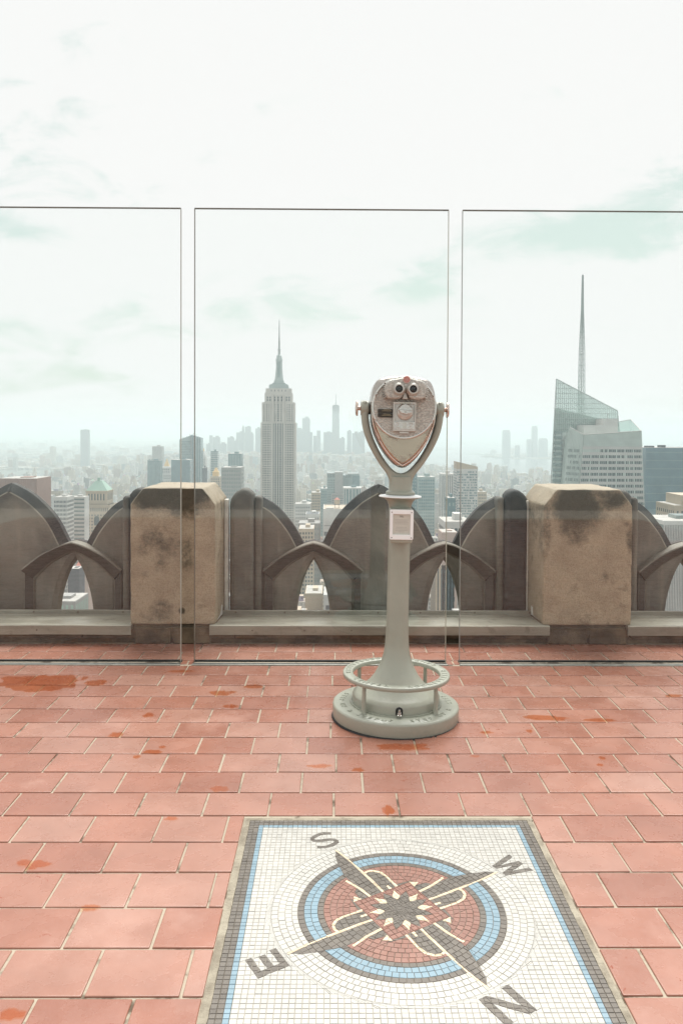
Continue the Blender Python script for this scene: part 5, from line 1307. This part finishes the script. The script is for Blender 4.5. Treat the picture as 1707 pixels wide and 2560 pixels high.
wt = MB(); wt.lathe([(3.1, 178), (3.2, 183.5), (3.3, 183.6)], 16, c=(0, 24, 0)); tank = part(wt, 'water_tank', 'tan_b', t)
mb = MB(); mb.lathe([(3.5, 183.5), (0, 186)], 16, c=(0, 24, 0)); part(mb, 'tank_roof', 'redroof', tank)
mb = MB(); [mb.tube([(sx*2.4, 24+sy*2.4, 173.7), (sx*2.2, 24+sy*2.2, 178.2)], .25, 5) for sx in (-1, 1) for sy in (-1, 1)]; bbox(mb, 0, 21, 7, 6, 177.6, 178); part(mb, 'tank_frame', 'darkbox', tank)
mb = MB(); bbox(mb, -8, 12, 9, 7, 173.7, 175.2); part(mb, 'roof_unit', 'white_b', t)
# mid distance blocks in the gap left of the centre lobe
plain('tan_lower_block', 'tan block with square windows low in the notch between spire skyscraper and centre lobe', -27, 800, 15, 34, 164, 'tan_b', 'win', 5, 18, .55, .55, ztop=3)
plain('slate_roofed_block', 'white block with grey slate roof in the notch left of the water tank tower', -26, 1000, 17, 34, 158, 'white_b', 'win', 6, 12, .35, .4, roof='darkbox', ztop=2.5)
plain('cream_midrise', 'cream mid-rise with regular windows behind the slate roofed block', -28, 1350, 18, 30, 158, 'tan_b', 'win', 6, 14, .45, .5)
plain('wide_cream_block', 'wide cream block beside the lower right flank of the spire skyscraper', -44, 1150, 22, 30, 157, 'white_b', 'win', 7, 13, .4, .45)
plain('grey_flat_block', 'grey flat block in front of the slate roofed block', -27, 900, 24, 30, 158, 'grey_b', 'win_lt', 8, 10, .5, .4, roof='grey_b')
plain('narrow_teal_block', 'narrow blue grey block left of the teal office complex', -15, 1250, 10, 30, 172, 'teal_lt', 'teal', 3, 18, .5, .6)
# right of the viewer
t = plain('patterned_apartment_tower', 'tall apartment tower with checkered window pattern and tan crown right of the viewer', 166, 1000, 26, 28, 215, 'white_b', ztop=1)
mb = MB(); rr = random.Random(21)
for i in range(13):
    for j in range(38):
        if rr.random() < .22: continue
        a = -12.6+i*1.94; b = 90+j*3.25; mb.box(a, a+(1.5 if rr.random() < .6 else 1.0), -.08, .05, b, b+1.9)
tag(part(mb, 'window', 'teal', t), kind='stuff')
mb = MB(); hexa(mb, [(-13, 0, 215), (13, 0, 215), (13, 0, 218), (-13, 0, 224)], [(-13, 26, 215), (13, 26, 215), (13, 26, 218), (-13, 26, 224)]); part(mb, 'crown', 'tan_b', t)
mb = MB(); side_windows(mb, -13, 0, 27, 90, 212, 8, 34, .6, .55, sgn=-1); tag(part(mb, 'side_window', 'teal', t), kind='stuff')
t = plain('white_ribbed_tower', 'slim white tower with dark vertical window strips at the right pane gap', 184, 1300, 20, 30, 193, 'white_b', 'win', 6, 1, .42, 1, ztop=5)
plain('tealgrey_tower', 'teal grey tower with pale top just right of the viewer collar', 127, 1100, 23, 30, 199, 'teal_lt', 'teal', 7, 24, .6, .5, ztop=4.5)
plain('dark_teal_tower', 'dark teal tower partly hidden by the viewer neck', 97, 1000, 13, 30, 209, 'teal', 'teal_lt', 4, 28, .5, .4)
t = plain('white_lowrise', 'white building with strip windows at the right pane gap above the arch', 93, 600, 20, 35, 194, 'white_b', 'win', 6, 13, .75, .38, ztop=5)
plain('pink_lowrise', 'small pinkish building in front of the white building at the right gap', 81, 560, 11, 20, 191, 'pink', 'win', 3, 10, .2, .3, ztop=1)
plain('small_teal_block', 'small dark teal block at the foot of the slim white tower', 132, 900, 9, 25, 187, 'teal', 'teal_lt', 2, 10, .4, .4)
plain('tan_right_block', 'tan stepped block right of the patterned apartment tower', 239, 1300, 17, 30, 164, 'tan_b', 'win', 6, 14, .5, .45)
JC = [(1719, 74, 280), (1948, 44, 189), (2001, 51, 321), (2087, 84, 199), (1830, 39, 130)]
for (x, w, h), lab in zip(JC, ['tall hazy tower standing alone across the river', 'short hazy tower left of the tallest riverside tower', 'tallest hazy riverside tower across the water', 'broad round shouldered hazy tower right of the tallest riverside one', 'low hazy block between the riverside towers']):
    t = tower('riverside_tower', lab, x, 8000, group='hazy towers across the river')
    mb = MB(); mb.frustum(-w/2, w/2, 0, 60, 0, h*.93, .96); mb.frustum(-w*.44, w*.44, 4, 56, h*.93, h, .88); part(mb, 'wall', 'far', t)
    mb = MB(); grid_windows(mb, 0, .5, w*.85, 30, h*.9, 6, int(h/12), .4, .5, 0, .9); tag(part(mb, 'window', 'blue', t), kind='stuff')
t = plain('blue_curtain_tower', 'broad dark blue glass tower behind the slanted glass tower at the right edge', 303, 700, 62, 60, 248, 'blue', 'teal', 22, 1, .25, 1, ztop=.3, z0=60)
mb = MB(); bbox(mb, -24, 8, 7, 6, 248.1, 249.6); bbox(mb, -13, 8, 5, 6, 248.1, 250.3); part(mb, 'roof_unit', 'darkbox', t)
mb = MB()
for j in range(16): mb.box(-31, 31, -.09, 0, 244-j*7.2, 244.25-j*7.2)
tag(part(mb, 'floor_line', 'teal_lt', t), kind='stuff')
t = plain('stepped_tan_tower', 'tan stepped tower with dark slit windows at the far right edge', 232, 520, 22, 30, 214, 'tan_b', 'win', 7, 24, .4, .5, ztop=1, z0=110)
mb = MB(); bbox(mb, 3, 3, 17, 24, 214.2, 220.5); part(mb, 'setback', 'tan_b', t)
mb = MB(); [mb.box(-4+i*2.6, -3+i*2.6, 2.85, 3.1, 215.4, 218.6) for i in range(5)]; part(mb, 'slit_window', 'win', t)
t = plain('white_finned_block', 'white finned low block below the stepped tan tower at right', 185, 420, 24, 30, 215, 'win_lt', 'win', 0, 0, ztop=2)
mb = MB(); [mb.box(-12+i*.86, -11.55+i*.86, -.6, .02, 120, 213) for i in range(28)]; bbox(mb, 0, -.7, 24.4, 31, 213, 215.1); part(mb, 'white_fin', 'white_b', t)
# close-by roofs seen through the three arched openings
plain('green_fronted_block', 'pale block with green tinted front seen through the left arch opening', -190, 560, 22, 30, 142, 'grey_b', 'copper_roof', 6, 1, .5, 1, ztop=2, z0=30)
plain('slate_box_block', 'dark slate box building seen through the left arch opening', -206, 640, 9, 14, 151, 'darkbox', ztop=.6)
t = plain('red_roofed_block', 'building with reddish pink roof seen through the left arch opening', -226, 720, 14, 40, 138, 'pink', roof='redroof', ztop=3)
mb = MB(); mb.frustum(-7, 2, 10, 32, 138.2, 144, .5); part(mb, 'red_gable', 'redroof', t)
plain('dark_blue_side_tower', 'dark blue glass tower filling the left half of the middle arch opening', -44, 480, 17, 40, 185, 'blue', 'teal', 8, 1, .3, 1, z0=60)
plain('pale_slab_tower', 'pale narrow slab beside the blue tower in the middle arch opening', -32.3, 600, 5.2, 30, 162, 'white_b', ztop=.4)
plain('tan_stepped_midblock', 'tan stepped building with rooftop plant in the middle arch opening', -24, 520, 12, 34, 139, 'tan_b', 'win', 5, 16, .4, .4, z0=60)
t = plain('taupe_blank_wall_block', 'taupe building with blank wall and cluttered roof in the middle arch opening', -13.5, 560, 12, 30, 148, 'tan_b', ztop=2)
t = plain('white_edge_banded_block', 'white building with dark banded windows at the right side of the middle arch opening', -1.4, 545, 10, 30, 150, 'white_b', ztop=1)
mb = MB(); [mb.box(-3.6, 5, -.12, .1, 140-j*5.4, 143-j*5.4) for j in range(12)]; tag(part(mb, 'window_band', 'darkbox', t), kind='stuff')
plain('cream_arcade_tower', 'cream tower with paired windows in the right arch opening', 64, 480, 10, 26, 142, 'white_b', 'win', 4, 16, .38, .45, z0=50, ztop=5)
plain('cream_setback_block', 'lower cream setback block in the left of the right arch opening', 57, 430, 8, 20, 139, 'pink', 'win', 3, 12, .3, .4, z0=40)
plain('tan_ribbed_tower', 'tan ribbed tower at the top of the right arch opening', 78, 560, 13, 30, 168, 'tan_b', 'win', 5, 1, .35, 1, z0=50)
plain('grey_brick_flats', 'grey brick building with small paired windows in the right arch opening', 80, 470, 11, 34, 150, 'grey_b', 'win', 6, 20, .4, .42, z0=50)

# ------------------------------------------------------------------ anonymous city fabric
rnd = random.Random(77)
PAL = [('cream', (.56, .50, .41)), ('tan', (.44, .365, .275)), ('pale grey', (.44, .435, .41)), ('white', (.66, .645, .61)), ('brown brick', (.30, .215, .165)), ('blue grey', (.22, .265, .275)), ('pinkish', (.50, .395, .34)), ('dark grey', (.20, .20, .195))]
WT = [24, 17, 18, 16, 8, 7, 7, 3]
used = [(o.location.x, o.location.y) for o in NAMED]
def inpoly(x, y, P):
    c = False; j = len(P)-1
    for i in range(len(P)):
        if (P[i][1] > y) != (P[j][1] > y) and x < (P[j][0]-P[i][0])*(y-P[i][1])/(P[j][1]-P[i][1])+P[i][0]: c = not c
        j = i
    return c
fab = []
foot = []
for o in NAMED:
    xs = [c for ch in o.children for c in [v[0] for v in ch.bound_box]]; ys = [c for ch in o.children for c in [v[1] for v in ch.bound_box]]
    foot.append((o.location.x+min(xs)-3, o.location.x+max(xs)+3, o.location.y+min(ys)-3, o.location.y+max(ys)+3))
def clash(x0, x1, y0, y1): return any(x0 < b and x1 > a and y0 < d and y1 > c for a, b, c, d in foot)
def add_b(x, y, w, d, h): fab.append((x, y, w, d, h, rnd.choices(range(8), WT)[0], rnd.random(), rnd.random()))
yb = 330
while yb < 6500:
    bd = 58
    xw = .47*yb+260
    xa = -xw+rnd.uniform(0, 60)
    while xa < xw:
        bw = 190 if yb < 4000 else 130
        for row in (0, 1):
            x = xa
            while x < xa+bw-12:
                w = rnd.uniform(14, 40); w = min(w, xa+bw-x)
                d = rnd.uniform(22, 28); y = yb+row*29
                if yb < 900: h = rnd.choice((rnd.uniform(45, 85), rnd.uniform(70, 125)))
                elif yb < 1500: h = rnd.uniform(35, 95) if rnd.random() < .85 else rnd.uniform(95, 135)
                elif yb < 2400: h = rnd.uniform(22, 62) if rnd.random() < .9 else rnd.uniform(62, 120)
                elif yb < 4900: h = rnd.uniform(12, 30) if rnd.random() < .86 else rnd.uniform(30, 78)
                else: h = rnd.uniform(30, 110) if abs(x+350) < 900 else rnd.uniform(15, 50)
                # keep sight lines of the arch openings and of the named fronts plausible
                if w > 9 and inpoly(x+w/2, y+14, MANH) and not clash(x, x+w, y, y+d): add_b(x+w/2, y, w-.4, d, h)
                x += w+.2
        xa += bw+24
    yb += bd+20
nman = len(fab)
for _ in range(6800):        # far shore, larger lumps
    y = 5200+14000*rnd.random()**1.6; x = rnd.uniform(-.47, .46)*y
    if inpoly(x, y, BKLYN) or inpoly(x, y, NJ):
        s_ = 1+y/9000
        add_b(x, y, rnd.uniform(14, 60)*s_, rnd.uniform(14, 40)*s_, rnd.uniform(7, 18) if rnd.random() < .93 else rnd.uniform(20, 75))
for y in (4600, 5000, 5500, 6000):
    for _ in range(12):
        x = -1900-rnd.random()*.2*y
        if inpoly(x, y, BKLYN): add_b(x, y+rnd.uniform(-150, 150), rnd.uniform(20, 40), 30, rnd.uniform(40, 140))
def fab_geo(b, detail):
    x, y, w, d, h, pi, r1, r2 = b
    c = [v*(.85+.3*r1) for v in PAL[pi][1]]; al = max(.02, r2)
    roofc = [(.30, .29, .27), (.48, .46, .42), (.17, .17, .165), (.56, .54, .50), (.36, .30, .24)][int(r1*97) % 5]
    V_, F_, K_ = [], [], []
    def bx(x0, x1, y0, y1, z0, z1, cw, cr, a):
        n = len(V_); V_.extend([(x0,y0,z0),(x1,y0,z0),(x1,y1,z0),(x0,y1,z0),(x0,y0,z1),(x1,y0,z1),(x1,y1,z1),(x0,y1,z1)])
        F_.extend([(n,n+1,n+5,n+4),(n+1,n+2,n+6,n+5),(n+2,n+3,n+7,n+6),(n+3,n,n+4,n+7),(n+4,n+5,n+6,n+7)]); K_.extend([(*cw, a)]*4+[(*cr, a)])
    q = random.Random(int(r1*1e6))
    if detail and h > 40 and q.random() < .55:
        f = q.uniform(.68, .86); bx(x-w/2, x+w/2, y, y+d, G, G+h*f, c, roofc, al); bx(x-w*.4, x+w*.36, y+d*.14, y+d*.9, G+h*f, G+h, c, roofc, al)
        tw, ty0, ty1 = w*.36, y+d*.14, y+d*.9
    else:
        bx(x-w/2, x+w/2, y, y+d, G, G+h, c, roofc, al); tw, ty0, ty1 = w*.46, y, y+d
    if detail:
        for _ in range(q.choice((1, 2, 2, 3))):
            sw, sd = q.uniform(2.5, max(3, tw*.5)), q.uniform(3, 8); sx = x+q.uniform(-tw*.7, tw*.55); sy = q.uniform(ty0+2, max(ty0+3, ty1-9))
            bx(sx-sw/2, sx+sw/2, sy, sy+sd, G+h, G+h+q.uniform(1.5, 6), [v*q.uniform(.6, 1.25) for v in c], [min(.7, v*1.3) for v in roofc], 0.9)
        # low parapet round the roof
        t_ = .5
        if d > 8: bx(x-tw, x+tw if tw > w*.4 else x+tw, ty0, ty0+t_, G+h, G+h+1.0, c, c, .9)
        if h < 110 and q.random() < .35:
            n = len(V_); m = 8; tx_, ty_ = x+q.uniform(-tw*.5, tw*.5), (ty0+ty1)/2+3; hh_ = G+h+4
            for z_, rr_ in ((hh_, 1.9), (hh_+3.6, 1.9)): V_.extend([(tx_+rr_*math.cos(6.2832*i/m), ty_+rr_*math.sin(6.2832*i/m), z_) for i in range(m)])
            V_.append((tx_, ty_, hh_+5.2))
            F_.extend([(n+i, n+(i+1) % m, n+m+(i+1) % m, n+m+i) for i in range(m)]+[(n+m+i, n+m+(i+1) % m, n+2*m) for i in range(m)]); K_.extend([(.27, .19, .13, .9)]*(2*m))
            bx(tx_-1.2, tx_+1.2, ty_-1.2, ty_+1.2, G+h, hh_, (.12, .12, .12), (.12, .12, .12), .9)
    return V_, F_, K_
def fab_mesh(name, V_, F_, K_, off=(0, 0, 0)):
    me = bpy.data.meshes.new(name); me.from_pydata([(v[0]-off[0], v[1]-off[1], v[2]-off[2]) for v in V_] if off != (0, 0, 0) else V_, [], F_)
    a = me.attributes.new('tint', 'FLOAT_COLOR', 'FACE'); a.data.foreach_set('color', np.array(K_, dtype=np.float32).ravel()); me.materials.append(M['city']); return me
# which of them does the terrace view really show?  cast rays against everything built so far
bpy.context.view_layer.update()
VV, FF, ID = [], [], []
def addm(vs, fs, i): b = len(VV); VV.extend(vs); FF.extend([[b+k for k in f] for f in fs]); ID.extend([i]*len(fs))
def occl(root):
    for o in [root]+list(root.children_recursive):
        if o.type == 'MESH' and 'Glass' not in o.name and 'glass' not in (o.data.materials[0].name if o.data.materials else ''):
            mw = o.matrix_world; addm([tuple(mw @ v.co) for v in o.data.vertices], [list(p.vertices) for p in o.data.polygons], -1)
for o in [o for o in C.objects if o.parent is None]:
    if o.name.startswith(('stone_pier', 'tracery_panel', 'metal_sill', 'parapet_base', 'coin_viewer', 'city_ground', 'far_shore', 'west_shore', 'water')): occl(o)
for o in NAMED:
    for ch in o.children:
        if ch.get('kind') != 'stuff': addm([tuple(ch.matrix_world @ v.co) for v in ch.data.vertices], [list(p.vertices) for p in ch.data.polygons], -1)
for i, b in enumerate(fab):
    v_, f_, _k = fab_geo(b, False); addm(v_, f_, i)
tree = BVHTree.FromPolygons(VV, FF)
seen = {}; sx_ = {}; org = Vector((0, 0, EYE))
for py in range(1080, 1530, 3):
    for px in range(0, 1707, 4):
        dv = CAM_ROT @ Vector(((px-853.5)/2014, -(py-1280+159.8)/2014, -1.0))
        _, _, fi, _ = tree.ray_cast(org, dv)
        if fi is not None and ID[fi] >= 0:
            i = ID[fi]; seen[i] = seen.get(i, 0)+1; sx_.setdefault(i, []).append((px, py))
order = sorted(seen, key=lambda i: -seen[i])
single_b = order[:205]; sb = set(single_b)
LM = [('the gold pyramid tower', 410, 1150), ('the crowned glass tower', 475, 1130), ('the tan windowed tower', 578, 1190), ('the spire skyscraper', 694, 1180), ('the teal office complex', 857, 1200), ('the viewer yoke', 1000, 1120), ('the patterned apartment tower', 1166, 1200), ('the slanted glass tower', 1500, 1150), ('the granite tower', 54, 1210), ('the green roof tower', 243, 1230), ('the gridded office block', 148, 1270), ('the lone slab tower', 212, 1110), ('the white banded tower', 850, 1300), ('the slim white tower', 1118, 1190), ('the riverside towers', 1300, 1130)]
HOLES = [('the left arch opening', 90, 205, 1400, 1530), ('the middle arch opening', 730, 850, 1390, 1530), ('the right arch opening', 1060, 1165, 1390, 1530)]
labs = {}
for i in single_b:
    px = sum(p[0] for p in sx_[i])/len(sx_[i]); py = sum(p[1] for p in sx_[i])/len(sx_[i]); b = fab[i]
    dist = 'hazy' if b[1] > 2600 else ('' if b[1] > 1100 else 'close')
    size = 'tall' if b[4] > 90 else ('low' if b[4] < 32 else ('broad' if b[2] > 29 else ('narrow' if b[2] < 19 else 'mid-rise')))
    where = None
    for nm, xa_, xb_, ya, yb_ in HOLES:
        if xa_ <= px <= xb_ and ya <= py <= yb_: where = 'seen through '+nm
    if where is None:
        nm, lx, ly = min(LM, key=lambda l: (l[1]-px)**2+((l[2]-py)*1.6)**2)
        dx_, dy_ = px-lx, py-ly
        if abs(dx_) < 22: where = ('above ' if dy_ < -25 else 'below ' if dy_ > 25 else 'beside ')+nm
        else: where = ('well ' if abs(dx_) > 75 else 'just ')+('right of ' if dx_ > 0 else 'left of ')+nm
    labs[i] = (' '.join(filter(None, [size, dist, PAL[b[5]][0], 'building', where])), px, py)
bylab = {}
for i in single_b: bylab.setdefault(labs[i][0], []).append(i)
ORD = ['leftmost', 'second from left', 'third from left', 'fourth from left', 'fifth from left', 'sixth from left', 'seventh from left', 'eighth from left', 'ninth from left', 'tenth from left']
for lab, ids in bylab.items():
    ids.sort(key=lambda i: labs[i][1])
    for k, i in enumerate(ids):
        l2 = lab if len(ids) == 1 else '%s, %s' % (ORD[k] if k < len(ORD) else 'far right', lab)
        b = fab[i]; v_, f_, k_c = fab_geo(b, True)
        o = link('city_building', fab_mesh('city_building', v_, f_, k_c, (b[0], b[1], G))); o.location = (b[0], b[1], G)
        tag(o, ' '.join(l2.split()[:16]), 'building', 'city buildings beyond the parapet')
V2, F2, K2 = [], [], []
for i, b in enumerate(fab):
    if i in sb: continue
    v_, f_, k_c = fab_geo(b, b[1] < 4200 and i in seen); n = len(V2); V2.extend(v_); F2.extend([tuple(n+k for k in f) for f in f_]); K2.extend(k_c)
tag(link('distant_city_blocks', fab_mesh('distant_city_blocks', V2, F2, K2)), 'hazy mass of small distant city buildings reaching the horizon', kind='stuff')

# ------------------------------------------------------------------ haze
mb = MB(); mb.box(-29500, 29500, -29500, 29500, G-3.5, 122)
hz = mb.build('haze', [], None) if False else None
me = mb.mesh('haze', []); hm = bpy.data.materials.new('city_haze'); hm.use_nodes = True; hn = hm.node_tree.nodes; hn.clear()
ho = hn.new('ShaderNodeOutputMaterial'); hv = hn.new('ShaderNodeVolumePrincipled'); hm.node_tree.links.new(hv.outputs[0], ho.inputs['Volume'])
hv.inputs['Color'].default_value = (.81, .915, .925, 1); hv.inputs['Density'].default_value = 0.000165; hv.inputs['Anisotropy'].default_value = 0.25
hv.inputs['Density Attribute'].default_value = ''; hm.cycles.homogeneous_volume = True
me.materials.append(hm); hz = link('haze', me); tag(hz, 'pale haze over the city', kind='stuff')
